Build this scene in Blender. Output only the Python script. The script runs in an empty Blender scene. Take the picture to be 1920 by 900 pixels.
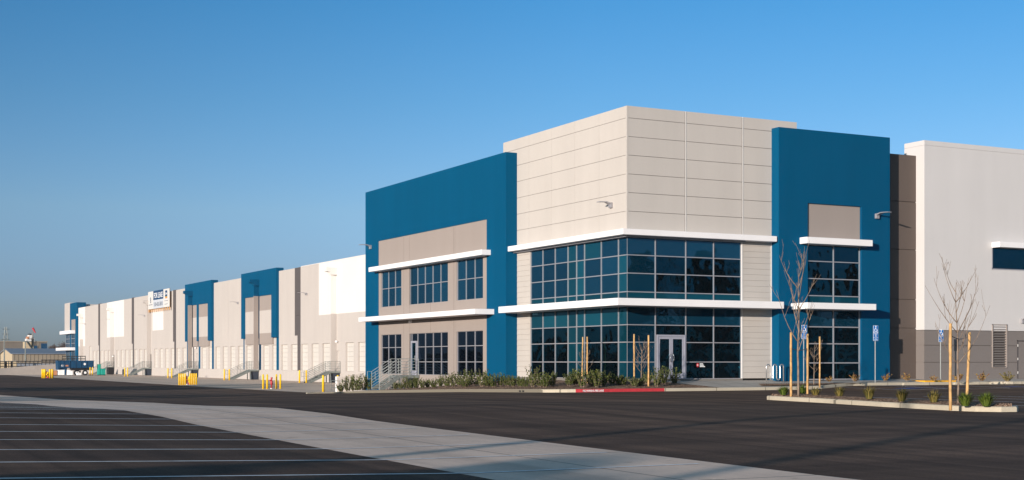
import bpy, math, random
from mathutils import Vector, Matrix
R = math.radians
C = bpy.context.scene.collection
S = bpy.context.scene

# ------------------------------------------------------------------ survey of the site
# World axes follow the building: X along the entrance front, Y along the dock side, Z up, metres.
F, PX, PY, EYE = 2627.0, 960.0, 677.0, 1.45
CAM = (-37.73, -60.04, EYE)
def ray(x):
    q = (x - PX) / F
    return .461 + q * .887, .887 - q * .461
def at(x, y, t):                      # point seen at (x, y) at depth t
    r = ray(x); return (CAM[0] + t * r[0], CAM[1] + t * r[1], EYE + (PY - y) / F * t)
def yon(x, X0):                       # Y where the sight line meets the plane X = X0
    r = ray(x); return CAM[1] + (X0 - CAM[0]) / r[0] * r[1]
def xon(x, Y0):
    r = ray(x); return CAM[0] + (Y0 - CAM[1]) / r[1] * r[0]
def onz(x, y, z):                     # spot on level ground z
    t = (EYE - z) * F / (y - PY); p = at(x, y, t); return (p[0], p[1])

def interp(tab, v):
    if v <= tab[0][0]: return tab[0][1]
    for (a, b), (c, d) in zip(tab, tab[1:]):
        if v <= c: return b + (d - b) * (v - a) / (c - a)
    return tab[-1][1]
def sst(a, b, v):
    u = max(0., min(1., (v - a) / (b - a))); return u * u * (3 - 2 * u)
T1 = [(-60, -.02), (-46, .0), (-40, .04), (-34, .09), (-31, .12), (-28, .18), (-24, .20), (-21, .15), (-17, .06), (-13, .0), (-10, -.03), (-1, -.2), (8.5, -.37), (30, -.62), (60, -.85), (100, -.94), (300, -.97)]
T2 = [(-60, 0), (-4, 0), (7, -.19), (19, -.475), (31, -.87), (60, -.93), (100, -.94), (300, -.97)]
def zg(X, Y):
    w = sst(-20, -8, X)
    z = interp(T1, Y) * (1 - w) + interp(T2, Y) * w
    if X < -30: z += min(.2, .027 * (-30 - X)) * (1 - sst(-14, 10, Y))
    if X > 8: z += .17 * sst(8, 13, X) * sst(-13, -3, Y) * (1 - sst(20, 40, Y))
    return z

# ------------------------------------------------------------------ materials
def nt(name):
    m = bpy.data.materials.new(name); m.use_nodes = True
    n = m.node_tree.nodes; l = m.node_tree.links
    return m, n, l, n['Principled BSDF']
def coords(n, l, scale=(1, 1, 1), world=True):
    if world:
        g = n.new('ShaderNodeNewGeometry'); src = g.outputs['Position']
    else:
        g = n.new('ShaderNodeTexCoord'); src = g.outputs['Object']
    mp = n.new('ShaderNodeMapping'); mp.inputs['Scale'].default_value = scale
    l.new(src, mp.inputs[0]); return mp.outputs[0]
def noise(n, l, vec, scale, detail=4, rough=.55):
    t = n.new('ShaderNodeTexNoise'); t.inputs['Scale'].default_value = scale
    t.inputs['Detail'].default_value = detail; t.inputs['Roughness'].default_value = rough
    l.new(vec, t.inputs['Vector']); return t.outputs['Fac']
def ramp(n, l, fac, c0, c1, p0=.3, p1=.7):
    r = n.new('ShaderNodeValToRGB'); r.color_ramp.elements[0].position = p0; r.color_ramp.elements[1].position = p1
    r.color_ramp.elements[0].color = (*c0, 1); r.color_ramp.elements[1].color = (*c1, 1)
    l.new(fac, r.inputs[0]); return r.outputs[0]
def mixc(n, l, a, b, fac, mode='MIX'):
    m = n.new('ShaderNodeMix'); m.data_type = 'RGBA'; m.blend_type = mode
    if isinstance(fac, float): m.inputs[0].default_value = fac
    else: l.new(fac, m.inputs[0])
    for s, v in ((6, a), (7, b)):
        if isinstance(v, tuple): m.inputs[s].default_value = (*v, 1)
        else: l.new(v, m.inputs[s])
    return m.outputs[2]
def bump(n, l, h, strength, dist, b):
    bm = n.new('ShaderNodeBump'); bm.inputs['Strength'].default_value = strength; bm.inputs['Distance'].default_value = dist
    l.new(h, bm.inputs['Height']); l.new(bm.outputs[0], b.inputs['Normal'])
def sc(c, k): return tuple(min(1, v * k) for v in c)

def painted(name, c, rough=.75, var=.035, streak=True):
    m, n, l, b = nt(name)
    v = coords(n, l, (1, 1, .12) if streak else (1, 1, 1))
    f1 = noise(n, l, v, .9, 6, .6)
    col = ramp(n, l, f1, sc(c, 1 - var), sc(c, 1 + var * .6), .3, .75)
    v2 = coords(n, l)
    f2 = noise(n, l, v2, .22, 3)
    col = mixc(n, l, col, ramp(n, l, f2, (1 - var,) * 3, (1, 1, 1)), 1.0, 'MULTIPLY')
    l.new(col, b.inputs['Base Color']); b.inputs['Roughness'].default_value = rough
    b.inputs['Specular IOR Level'].default_value = .2
    f3 = noise(n, l, v2, 35, 4, .7); bump(n, l, f3, .25, .01, b)
    return m
def plain(name, c, rough=.5, metal=0., spec=.4, var=.05):
    m, n, l, b = nt(name)
    f = noise(n, l, coords(n, l), 6, 3)
    l.new(ramp(n, l, f, sc(c, 1 - var), sc(c, 1 + var)), b.inputs['Base Color'])
    b.inputs['Roughness'].default_value = rough; b.inputs['Metallic'].default_value = metal
    b.inputs['Specular IOR Level'].default_value = spec
    return m
def glassy(name, body, tint, ior, wave=.35, wscale=.8):
    m = bpy.data.materials.new(name); m.use_nodes = True
    n = m.node_tree.nodes; l = m.node_tree.links; n.clear()
    out = n.new('ShaderNodeOutputMaterial'); d = n.new('ShaderNodeBsdfDiffuse'); g = n.new('ShaderNodeBsdfGlossy')
    mx = n.new('ShaderNodeMixShader'); fr = n.new('ShaderNodeFresnel'); fr.inputs[0].default_value = ior
    d.inputs[0].default_value = (*body, 1); g.inputs[0].default_value = (*tint, 1); g.inputs['Roughness'].default_value = .012
    ge = n.new('ShaderNodeNewGeometry'); sv = n.new('ShaderNodeVectorMath'); sv.operation = 'SCALE'; sv.inputs[0].default_value = (37, 53, 71)
    l.new(ge.outputs['Random Per Island'], sv.inputs['Scale']); av = n.new('ShaderNodeVectorMath'); av.operation = 'ADD'
    l.new(sv.outputs[0], av.inputs[0]); l.new(ge.outputs['Position'], av.inputs[1])
    f = noise(n, l, av.outputs[0], wscale, 2, .5)
    l.new(ramp(n, l, ge.outputs['Random Per Island'], sc(body, .6), sc(body, 1.5), 0, 1), d.inputs[0])
    bm = n.new('ShaderNodeBump'); bm.inputs['Strength'].default_value = wave; bm.inputs['Distance'].default_value = .05
    l.new(f, bm.inputs['Height']); l.new(bm.outputs[0], g.inputs['Normal'])
    l.new(fr.outputs[0], mx.inputs[0]); l.new(d.outputs[0], mx.inputs[1]); l.new(g.outputs[0], mx.inputs[2]); l.new(mx.outputs[0], out.inputs[0])
    return m

M = {}
M['beige'] = painted('beige_paint', (.475, .435, .405))
M['beige_panel'] = painted('beige_panel', (.515, .475, .437), .6, .045)
M['siding'] = painted('beige_siding', (.49, .45, .41), .6, .04, False)
M['white'] = painted('white_paint', (.70, .67, .64))
M['greywhite'] = painted('pale_front_paint', (.59, .57, .562))
M['greige'] = painted('greige_paint', (.31, .265, .24))
M['grey'] = painted('grey_paint', (.19, .168, .158))
M['taupe'] = painted('taupe_paint', (.112, .088, .076))
M['darkgrey'] = painted('dark_grey_paint', (.095, .085, .085))
M['blue'] = painted('blue_paint', (.001, .074, .162), .8, .06)
M['blue'].node_tree.nodes['Principled BSDF'].inputs['Specular IOR Level'].default_value = .04
M['cap'] = painted('white_canopy_metal', (.82, .80, .80), .4, .03, False)
M['soffit'] = plain('grey_metal_trim', (.25, .25, .27), .5)
M['mull'] = plain('anodised_aluminium', (.36, .35, .37), .35, .3)
M['alu'] = plain('door_aluminium', (.40, .40, .46), .35, .25)
M['steel'] = plain('galvanised_steel', (.20, .22, .21), .55, .3, .4, .25)
M['bright'] = plain('polished_steel', (.6, .6, .6), .25, .8)
M['dockdoor'] = painted('white_sectional_door', (.57, .54, .50), .5, .04, False)
M['yellow'] = plain('yellow_paint', (.80, .50, .006), .45, 0, .4, .06)
M['red'] = plain('red_paint', (.50, .04, .05), .5, 0, .4, .15)
M['dred'] = plain('dark_red_paint', (.18, .02, .02), .5)
M['black'] = plain('black_metal', (.015, .015, .017), .5)
M['dark'] = plain('dark_opening', (.01, .01, .012), .8)
M['stake'] = plain('lodgepole_stake', (.52, .31, .13), .8, 0, .2, .3)
M['bark'] = plain('young_bark', (.22, .165, .125), .9, 0, .1, .3)
M['twig'] = plain('grey_twig', (.11, .085, .075), .9, 0, .1, .3)
M['signblue'] = plain('sign_blue', (.006, .16, .50), .4)
M['signwhite'] = plain('sign_white', (.8, .8, .8), .4, 0, .4, .02)
M['navy'] = plain('banner_navy', (.02, .06, .14), .6, 0, .2, .03)
M['bannergrey'] = plain('banner_grey', (.50, .53, .58), .6, 0, .2, .03)
M['bannerwhite'] = plain('banner_white', (.60, .585, .565), .6, 0, .2, .02)
M['ink'] = plain('banner_ink', (.07, .09, .13), .6)
M['wood'] = plain('raw_lumber', (.55, .30, .12), .8, 0, .2, .2)
M['rail'] = plain('pale_galvanised_pipe', (.36, .38, .37), .5, .2, .4, .15)
M['gdl'] = glassy('sky_reflecting_glass', (.001, .002, .004), (.22, .36, .55), 2.1, .08, .4)
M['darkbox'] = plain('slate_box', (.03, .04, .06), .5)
M['teal'] = plain('teal_paint', (.01, .30, .24), .5)
M['container'] = plain('container_blue', (.003, .05, .12), .5, 0, .4, .2)
M['tan'] = painted('tan_metal_siding', (.52, .42, .28), .6, .08)
M['tand'] = painted('shaded_tan_and_brown_metal', (.30, .25, .19), .6, .08)  # dimmer light on the shed's long side put into the colour; brown trim elsewhere
M['roofblue'] = plain('zinc_roof', (.20, .225, .27), .5)
M['brick'] = painted('brown_block', (.20, .17, .14), .8, .1)
M['rust'] = plain('orange_panel', (.45, .2, .1), .7)
M['gbb'] = glassy('blue_vision_glass', (.002, .022, .042), (.22, .50, .74), 2.1, .22, .45)
M['gsp'] = glassy('teal_spandrel_glass', (.003, .040, .062), (.22, .50, .66), 1.9, .2, .6)
M['gdk'] = glassy('dark_vision_glass', (.001, .002, .003), (.05, .46, .72), 2.0, .5, .7)

# windows glazing (front) rely on the same three
def foliage(name, c0, c1, trans=.25):
    m, n, l, b = nt(name)
    oi = n.new('ShaderNodeNewGeometry')
    col = ramp(n, l, oi.outputs['Random Per Island'], c0, c1, .0, 1.)
    l.new(col, b.inputs['Base Color']); b.inputs['Roughness'].default_value = .6
    b.inputs['Specular IOR Level'].default_value = .25
    return m
M['shrub'] = foliage('shrub_leaves', (.022, .045, .006), (.10, .115, .018))
M['tuft'] = foliage('bright_tuft_blades', (.028, .062, .006), (.13, .17, .025))
M['drytuft'] = foliage('dry_tuft_blades', (.07, .07, .015), (.24, .18, .05))
M['redleaf'] = foliage('red_gold_leaves', (.16, .05, .02), (.35, .24, .06))
M['everg'] = foliage('dark_evergreen', (.012, .022, .008), (.03, .045, .015))

def asphalt():
    m, n, l, b = nt('asphalt')
    v = coords(n, l)
    big = noise(n, l, coords(n, l, (.25, .9, 1)), .35, 5, .6)
    fine = noise(n, l, v, 28, 5, .75)
    lane = noise(n, l, coords(n, l, (1.0, .035, 1)), 1.1, 4, .6)
    c = ramp(n, l, big, (.084, .052, .038), (.126, .079, .056), .3, .72)
    c = mixc(n, l, c, ramp(n, l, fine, (.55,) * 3, (1.4,) * 3, .3, .7), 1.0, 'MULTIPLY')
    c = mixc(n, l, c, ramp(n, l, lane, (.66,) * 3, (1.30,) * 3, .36, .66), 1.0, 'MULTIPLY')
    sep = n.new('ShaderNodeSeparateXYZ'); wob = noise(n, l, coords(n, l, (.02, .02, 1)), 1., 2)
    l.new(v, sep.inputs[0]); ad = n.new('ShaderNodeMath'); ad.operation = 'ADD'; l.new(sep.outputs['X'], ad.inputs[0]); l.new(wob, ad.inputs[1])
    pp_ = n.new('ShaderNodeMath'); pp_.operation = 'PINGPONG'; pp_.inputs[1].default_value = 1.9; l.new(ad.outputs[0], pp_.inputs[0])
    ls_ = n.new('ShaderNodeMapRange'); ls_.inputs[1].default_value = 0; ls_.inputs[2].default_value = .10; ls_.inputs[3].default_value = .72; ls_.inputs[4].default_value = 1.; l.new(pp_.outputs[0], ls_.inputs[0])
    cmb = n.new('ShaderNodeCombineColor')
    for q_ in range(3): l.new(ls_.outputs[0], cmb.inputs[q_])
    c = mixc(n, l, c, cmb.outputs[0], 1.0, 'MULTIPLY')
    sp2 = noise(n, l, v, 1.7, 3, .55); c = mixc(n, l, c, ramp(n, l, sp2, (.62,) * 3, (1,) * 3, .24, .34), 1.0, 'MULTIPLY')
    tr2 = noise(n, l, coords(n, l, (.04, .5, 1)), 1.3, 5, .6); c = mixc(n, l, c, ramp(n, l, tr2, (.76,) * 3, (1.2,) * 3, .38, .62), 1.0, 'MULTIPLY')
    l.new(c, b.inputs['Base Color']); b.inputs['Roughness'].default_value = .9; b.inputs['Specular IOR Level'].default_value = .12
    bump(n, l, fine, .5, .008, b)
    return m
def concrete(name, c, jx, jy, track=True):
    m, n, l, b = nt(name)
    v = coords(n, l)
    f = noise(n, l, v, .5, 6, .65); f2 = noise(n, l, v, 14, 5, .7)
    col = ramp(n, l, f, sc(c, .86), sc(c, 1.06), .3, .7)
    col = mixc(n, l, col, ramp(n, l, f2, (.9,) * 3, (1.06,) * 3), 1.0, 'MULTIPLY')
    if track:
        tr = noise(n, l, coords(n, l, (1.3, .05, 1)), 1.0, 4, .6)
        col = mixc(n, l, col, ramp(n, l, tr, (.82,) * 3, (1.03,) * 3, .36, .55), 1.0, 'MULTIPLY')
        st = noise(n, l, v, 2.3, 2, .5)
        col = mixc(n, l, col, ramp(n, l, st, (.72, .70, .68), (1, 1, 1), .25, .33), 1.0, 'MULTIPLY')
    sep = n.new('ShaderNodeSeparateXYZ'); l.new(v, sep.inputs[0])
    for ax, p in (('X', jx), ('Y', jy)):
        if not p: continue
        a = n.new('ShaderNodeMath'); a.operation = 'PINGPONG'; a.inputs[1].default_value = p / 2
        l.new(sep.outputs[ax], a.inputs[0])
        g = n.new('ShaderNodeMath'); g.operation = 'LESS_THAN'; g.inputs[1].default_value = .022
        l.new(a.outputs[0], g.inputs[0])
        col = mixc(n, l, col, sc(c, .38), g.outputs[0])
    l.new(col, b.inputs['Base Color']); b.inputs['Roughness'].default_value = .85; b.inputs['Specular IOR Level'].default_value = .2
    bump(n, l, f2, .3, .006, b)
    return m
M['asphalt'] = asphalt()
M['strip'] = concrete('strip_concrete', (.74, .57, .47), 4.0, 4.6)
M['court'] = concrete('court_concrete', (.66, .53, .43), 4.9, 4.6)
M['walk'] = concrete('walk_concrete', (.46, .42, .38), 1.5, 1.5, False)
M['kerb'] = concrete('kerb_concrete', (.50, .44, .34), 3.0, 3.0, False)
M['wallconc'] = concrete('wall_concrete', (.45, .40, .36), 0, 7.5, False)
M['line'] = plain('worn_road_paint', (.82, .83, .88), .7, 0, .2, .2)
M['blueline'] = plain('blue_road_paint', (.06, .12, .35), .7, 0, .2, .2)
M['dome'] = plain('yellow_ramp_mat', (.75, .38, .02), .7, 0, .2, .1)
def mulch():
    m, n, l, b = nt('bark_mulch')
    v = coords(n, l)
    vo = n.new('ShaderNodeTexVoronoi'); vo.inputs['Scale'].default_value = 22; l.new(v, vo.inputs['Vector'])
    f = noise(n, l, v, 1.2, 4)
    c = ramp(n, l, vo.outputs['Color'], (.08, .048, .034), (.46, .31, .22), .15, .85)
    c = mixc(n, l, c, ramp(n, l, f, (.7,) * 3, (1.15,) * 3), 1.0, 'MULTIPLY')
    l.new(c, b.inputs['Base Color']); b.inputs['Roughness'].default_value = .95; b.inputs['Specular IOR Level'].default_value = .1
    bump(n, l, vo.outputs['Distance'], 1., .06, b)
    return m
M['mulch'] = mulch()

# ------------------------------------------------------------------ mesh builder
class MB:
    def __init__(s): s.v = []; s.f = []
    def quad(s, a, b, c, d):
        i = len(s.v); s.v += [a, b, c, d]; s.f.append((i, i + 1, i + 2, i + 3))
    def poly(s, pts):
        i = len(s.v); s.v += list(pts); s.f.append(tuple(range(i, i + len(pts))))
    def box(s, x0, x1, y0, y1, z0, z1):
        if x0 > x1: x0, x1 = x1, x0
        if y0 > y1: y0, y1 = y1, y0
        i = len(s.v)
        s.v += [(x0, y0, z0), (x1, y0, z0), (x1, y1, z0), (x0, y1, z0), (x0, y0, z1), (x1, y0, z1), (x1, y1, z1), (x0, y1, z1)]
        s.f += [tuple(i + k for k in q) for q in ((0, 3, 2, 1), (4, 5, 6, 7), (0, 1, 5, 4), (1, 2, 6, 5), (2, 3, 7, 6), (3, 0, 4, 7))]
        return s
    def prism(s, pts, axis, a0, a1):      # extrude a 2-D outline along an axis
        def P(p, a): return (a, p[0], p[1]) if axis == 0 else ((p[0], a, p[1]) if axis == 1 else (p[0], p[1], a))
        n = len(pts); i = len(s.v)
        s.v += [P(p, a0) for p in pts] + [P(p, a1) for p in pts]
        s.f.append(tuple(range(i + n - 1, i - 1, -1))); s.f.append(tuple(range(i + n, i + 2 * n)))
        for k in range(n): s.f.append((i + k, i + (k + 1) % n, i + n + (k + 1) % n, i + n + k))
        return s
    def tube(s, pts, rad, n=6, cap=True):
        pts = [Vector(p) for p in pts]
        if not hasattr(rad, '__len__'): rad = [rad] * len(pts)
        base = len(s.v); up = None
        for k, p in enumerate(pts):
            d = (pts[min(k + 1, len(pts) - 1)] - pts[max(k - 1, 0)]).normalized()
            if up is None:
                up = Vector((0, 0, 1)) if abs(d.z) < .9 else Vector((1, 0, 0))
            a = d.cross(up).normalized(); bb = a.cross(d).normalized(); up = bb
            for j in range(n):
                t = 2 * math.pi * j / n
                q = p + (a * math.cos(t) + bb * math.sin(t)) * rad[k]; s.v.append(tuple(q))
        for k in range(len(pts) - 1):
            for j in range(n):
                a0 = base + k * n + j; a1 = base + k * n + (j + 1) % n
                s.f.append((a0, a1, a1 + n, a0 + n))
        if cap:
            s.f.append(tuple(base + j for j in range(n))[::-1]); s.f.append(tuple(base + (len(pts) - 1) * n + j for j in range(n)))
        return s
    def lathe(s, prof, c=(0, 0), n=14):   # prof: (radius, z)
        base = len(s.v)
        for r_, z in prof:
            for j in range(n):
                t = 2 * math.pi * j / n; s.v.append((c[0] + r_ * math.cos(t), c[1] + r_ * math.sin(t), z))
        for k in range(len(prof) - 1):
            for j in range(n):
                a0 = base + k * n + j; a1 = base + k * n + (j + 1) % n
                s.f.append((a0, a1, a1 + n, a0 + n))
        s.f.append(tuple(base + j for j in range(n))[::-1]); s.f.append(tuple(base + (len(prof) - 1) * n + j for j in range(n)))
        return s
    def build(s, name, mat, parent=None, smooth=False, off=None):
        me = bpy.data.meshes.new(name)
        v = s.v if off is None else [(a - off[0], b - off[1], c - off[2]) for a, b, c in s.v]
        me.from_pydata([tuple(p) for p in v], [], s.f); me.update()
        if smooth:
            for p in me.polygons: p.use_smooth = True
        me.materials.append(M[mat] if isinstance(mat, str) else mat)
        o = bpy.data.objects.new(name, me); C.objects.link(o)
        if parent is not None: o.parent = parent
        return o
def bevel(o, w=.015, seg=2):
    m = o.modifiers.new('bevel', 'BEVEL'); m.width = w; m.segments = seg; m.limit_method = 'ANGLE'; return o
def tag(o, label=None, cat=None, group=None, kind=None):
    if label: o['label'] = label
    if cat: o['category'] = cat
    if group: o['group'] = group
    if kind: o['kind'] = kind
    return o
def empty(name, loc=(0, 0, 0), rz=0):
    o = bpy.data.objects.new(name, None); o.empty_display_size = .3; o.location = loc; o.rotation_euler = (0, 0, rz); C.objects.link(o); return o
def copy_tree(o, parent=None):
    c = o.copy(); C.objects.link(c); c.parent = parent
    for ch in list(o.children): copy_tree(ch, c)
    return c
def text(name, body, w, h, mat, parent, face, org, ext=.004):
    # face 'L': on a wall seen looking +X (reads towards -Y); face 'R': on a wall seen looking +Y (reads towards +X)
    cu = bpy.data.curves.new(name, 'FONT'); cu.body = body; cu.extrude = .01; cu.offset = .012; cu.align_x = 'CENTER'
    t = bpy.data.objects.new(name + '_tmp', cu); C.objects.link(t)
    bpy.context.view_layer.update()
    me = bpy.data.meshes.new_from_object(t.evaluated_get(bpy.context.evaluated_depsgraph_get()))
    C.objects.unlink(t); bpy.data.objects.remove(t)
    xs = [v.co.x for v in me.vertices]; ys = [v.co.y for v in me.vertices]
    x0, x1, y0, y1 = min(xs), max(xs), min(ys), max(ys)
    for v in me.vertices:
        a = (v.co.x - x0) / (x1 - x0) * w; b = (v.co.y - y0) / (y1 - y0) * h; d = (v.co.z / .01) * ext
        v.co = (-d, -a, b) if face == 'L' else (a, -d, b)
    for v in me.vertices: v.co = Vector(v.co) + Vector(org)
    me.materials.clear(); me.materials.append(M[mat])
    o = bpy.data.objects.new(name, me); C.objects.link(o)
    if parent is not None: o.parent = parent
    return o

# ------------------------------------------------------------------ camera, light, sky
cam_d = bpy.data.cameras.new('camera'); cam = bpy.data.objects.new('camera', cam_d); C.objects.link(cam)
cam.location = CAM
cam.rotation_euler = (R(90), 0, -math.atan2(.461, .887))
cam_d.sensor_width = 36; cam_d.lens = F / 1920 * 36; cam_d.shift_y = (PY - 450) / 1920
cam_d.clip_start = .5; cam_d.clip_end = 20000
S.camera = cam

HAZE = .0001
SUN_EL = 8.5
sx, sy = 1.7, 1.0                     # light travels this way over the ground
L = math.hypot(sx, sy); az = math.atan2(-sx / L, -sy / L)      # compass bearing of the sun, from +Y towards +X
sun_d = bpy.data.lights.new('sun', 'SUN'); sun_d.energy = 4.8; sun_d.angle = R(.5); sun_d.color = (1, .89, .785)
sun = bpy.data.objects.new('sun', sun_d); C.objects.link(sun)
d = Vector((sx / L * math.cos(R(SUN_EL)), sy / L * math.cos(R(SUN_EL)), -math.sin(R(SUN_EL))))
sun.rotation_euler = d.to_track_quat('-Z', 'Y').to_euler()
w = bpy.data.worlds.new('World'); S.world = w; w.use_nodes = True
n = w.node_tree.nodes; l = w.node_tree.links
bg = n['Background']; sky = n.new('ShaderNodeTexSky'); sky.sky_type = 'NISHITA'; sky.sun_disc = False
sky.sun_elevation = R(SUN_EL); sky.sun_rotation = az
sky.air_density = 1.0; sky.dust_density = .6; sky.ozone_density = 3.0; sky.altitude = 0
tint = n.new('ShaderNodeMix'); tint.data_type = 'RGBA'; tint.blend_type = 'MULTIPLY'; tint.inputs[0].default_value = 1
tc = n.new('ShaderNodeTexCoord'); sp_ = n.new('ShaderNodeSeparateXYZ'); l.new(tc.outputs['Generated'], sp_.inputs[0])
cr_ = n.new('ShaderNodeValToRGB'); cr_.color_ramp.elements[0].position = .0; cr_.color_ramp.elements[1].position = .65
SKY = [(0., .46, .60, 1.12), (.049, .54, .65, 1.10), (.105, .68, .77, 1.0), (.18, .47, .72, .93), (.25, .31, .68, .91), (.40, .62, .85, .92), (.65, 1.35, 1.2, .88)]
for i_, (p_, a_, b_, c_) in enumerate(SKY):
    el_ = cr_.color_ramp.elements[0] if i_ == 0 else (cr_.color_ramp.elements[-1] if i_ == len(SKY) - 1 else cr_.color_ramp.elements.new(p_))
    el_.color = (a_ / 2, b_ / 2, c_ / 2, 1)
l.new(sp_.outputs['Z'], cr_.inputs[0]); dbl = n.new('ShaderNodeVectorMath'); dbl.operation = 'SCALE'; dbl.inputs['Scale'].default_value = 2
l.new(cr_.outputs[0], dbl.inputs[0]); 
dt_ = n.new('ShaderNodeVectorMath'); dt_.operation = 'DOT_PRODUCT'; dt_.inputs[1].default_value = (.887, -.461, 0); l.new(tc.outputs['Generated'], dt_.inputs[0])
mr_ = n.new('ShaderNodeMapRange'); mr_.inputs[1].default_value = -.42; mr_.inputs[2].default_value = .05; mr_.inputs[3].default_value = .80; mr_.inputs[4].default_value = 1.0
l.new(dt_.outputs['Value'], mr_.inputs[0]); d2_ = n.new('ShaderNodeVectorMath'); d2_.operation = 'SCALE'
l.new(dbl.outputs[0], d2_.inputs[0]); l.new(mr_.outputs[0], d2_.inputs['Scale']); l.new(d2_.outputs[0], tint.inputs[7])
l.new(sky.outputs[0], tint.inputs[6]); l.new(tint.outputs[2], bg.inputs[0]); bg.inputs[1].default_value = .15
S.view_settings.view_transform = 'Standard'; S.view_settings.look = 'None'; S.view_settings.exposure = 0.35; S.view_settings.gamma = 1

# ------------------------------------------------------------------ ground sheets
def merge(*ls):
    out = []
    for v in sorted(x for q in ls for x in q):
        if not out or v - out[-1] > .3: out.append(v)
    return out
def frange(a, b, s):
    o = []; v = a
    while v < b: o.append(v); v += s
    return o
XB = [-30.08, -26.06, -3.2, 16.7]
XL = [v for v in merge([-3000, -1500, -700, -350, -180, -110, -80, -62], frange(-52, 40, 1.0), frange(40, 70, 3.), [100, 160, 300, 700, 1500, 3000]) if all(abs(v - b) > .35 for b in XB)] + XB
XL.sort()
YL = merge([-3000, -1000, -400, -200, -120, -80], frange(-64, 64, 1.0), frange(64, 120, 4.), frange(120, 300, 10.), [340, 420, 560, 800, 1200, 2000, 4000, 7000])
YS = min(YL, key=lambda v: abs(v - 33))
def sheet(name, mat, test, lift=0.):
    idx = {}; vs = []; fs = []
    def V(i, j):
        if (i, j) not in idx:
            idx[(i, j)] = len(vs); vs.append((XL[i], YL[j], zg(XL[i], YL[j]) + lift))
        return idx[(i, j)]
    for i in range(len(XL) - 1):
        for j in range(len(YL) - 1):
            if test((XL[i] + XL[i + 1]) / 2, (YL[j] + YL[j + 1]) / 2):
                fs.append((V(i, j), V(i + 1, j), V(i + 1, j + 1), V(i, j + 1)))
    m = MB(); m.v = vs; m.f = fs; o = m.build(name, mat, smooth=True); o['kind'] = 'structure'; return o
is_strip = lambda x, y: -30.08 < x < -26.06 and -64 < y < 120
is_court = lambda x, y: -3.2 < x < 16.7 and YS < y < 300
sheet('asphalt_ground', 'asphalt', lambda x, y: not is_strip(x, y) and not is_court(x, y))
sheet('concrete_strip_road', 'strip', is_strip)
sheet('truck_court_pavement', 'court', is_court)
def hz(x, y):       # height of the triangulated sheet is within a millimetre of zg away from breaks
    return zg(x, y)
def stripe(mb, x0, y0, x1, y1, wd=.10, lift=.006):
    n_ = max(2, int(math.hypot(x1 - x0, y1 - y0) / .5)); dx, dy = x1 - x0, y1 - y0; L_ = math.hypot(dx, dy); px, py = -dy / L_ * wd / 2, dx / L_ * wd / 2
    for k in range(n_):
        a = k / n_; b = (k + 1) / n_
        P = lambda t, s_: (x0 + dx * t + px * s_, y0 + dy * t + py * s_, hz(x0 + dx * t, y0 + dy * t) + lift)
        mb.quad(P(a, -1), P(b, -1), P(b, 1), P(a, 1))
mb = MB()
# stall stripes of the trailer lot, crossing the concrete strip
stripe_y = [-43.9 + 2.47 * k for k in range(16)]
for yy in stripe_y: stripe(mb, -48, yy, -26.4, yy, .10)
mb.build('stall_line_markings', 'line')['kind'] = 'structure'
mb = MB()
for xx in (-2.2, .8, 3.75, 6.6, 9.5): stripe(mb, xx, -28, xx, -16.8, .10)
for xx in (10.6, 13.4, 14.9, 17.7, 20.5): stripe(mb, xx, -8.4, xx, -2.6, .10)
stripe(mb, 10.6, -8.45, 20.5, -8.45, .10)
mb.build('parking_line_markings', 'line')['kind'] = 'structure'
mb = MB()
for xx in (12.0, 19.1): stripe(mb, xx - .6, -7.2, xx + .6, -7.2, 1.2, .009)
for xx in (13.5, 14.8): stripe(mb, xx, -8.2, xx, -2.8, .10, .010)
mb.build('accessible_bay_markings', 'blueline')['kind'] = 'structure'

# kerbs -----------------------------------------------------------
def arc(cx, cy, r, a0, a1, n_=6): return [(cx + r * math.cos(R(a0 + (a1 - a0) * k / n_)), cy + r * math.sin(R(a0 + (a1 - a0) * k / n_))) for k in range(n_ + 1)]
def densify(p, step=1.):
    out = [p[0]]
    for a, b in zip(p, p[1:]):
        n_ = max(1, int(math.hypot(b[0] - a[0], b[1] - a[1]) / step))
        for k in range(1, n_ + 1): out.append((a[0] + (b[0] - a[0]) * k / n_, a[1] + (b[1] - a[1]) * k / n_))
    return out
def kerb(name, pts, mat, side=1, wd=.16, ht=.15, top=None, closed=False):
    pts = densify(pts); N = len(pts); prof = [(0, -.12), (0, ht - .03), (.03, ht), (wd, ht), (wd, -.12)]
    m = MB(); rows = []
    for k, p in enumerate(pts):
        if closed: a = pts[(k - 1) % (N - 1)]; b = pts[(k + 1) % (N - 1)]
        else: a = pts[max(k - 1, 0)]; b = pts[min(k + 1, N - 1)]
        dx, dy = b[0] - a[0], b[1] - a[1]; q = math.hypot(dx, dy); nx, ny = -dy / q * side, dx / q * side
        z0 = zg(*p) if top is None else top(*p)
        rows.append([(p[0] + nx * o, p[1] + ny * o, z0 + z) for o, z in prof])
    i0 = len(m.v)
    for r_ in rows: m.v += r_
    np_ = len(prof)
    for k in range(N - 1):
        for j in range(np_ - 1):
            a = i0 + k * np_ + j; m.f.append((a, a + np_, a + np_ + 1, a + 1) if side < 0 else (a, a + 1, a + np_ + 1, a + np_))
    if not closed:
        m.f.append(tuple(range(i0, i0 + np_))); m.f.append(tuple(range(i0 + (N - 1) * np_ + np_ - 1, i0 + (N - 1) * np_ - 1, -1)))
    o = m.build(name, mat); o['kind'] = 'structure'; return o
YK = -3.5
XR0 = xon(1056, YK); XR1 = xon(1246, YK)
kerb('kerb', [(-4.4, 33.2), (-5.2, 32.9), (-5.8, 32.2), (-6, 31.3), (-6, -1.9)] + arc(-4.4, -1.9, 1.6, 180, 250, 5) , 'kerb', 1)
kx = arc(-4.4, -1.9, 1.6, 250, 270, 2)
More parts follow.
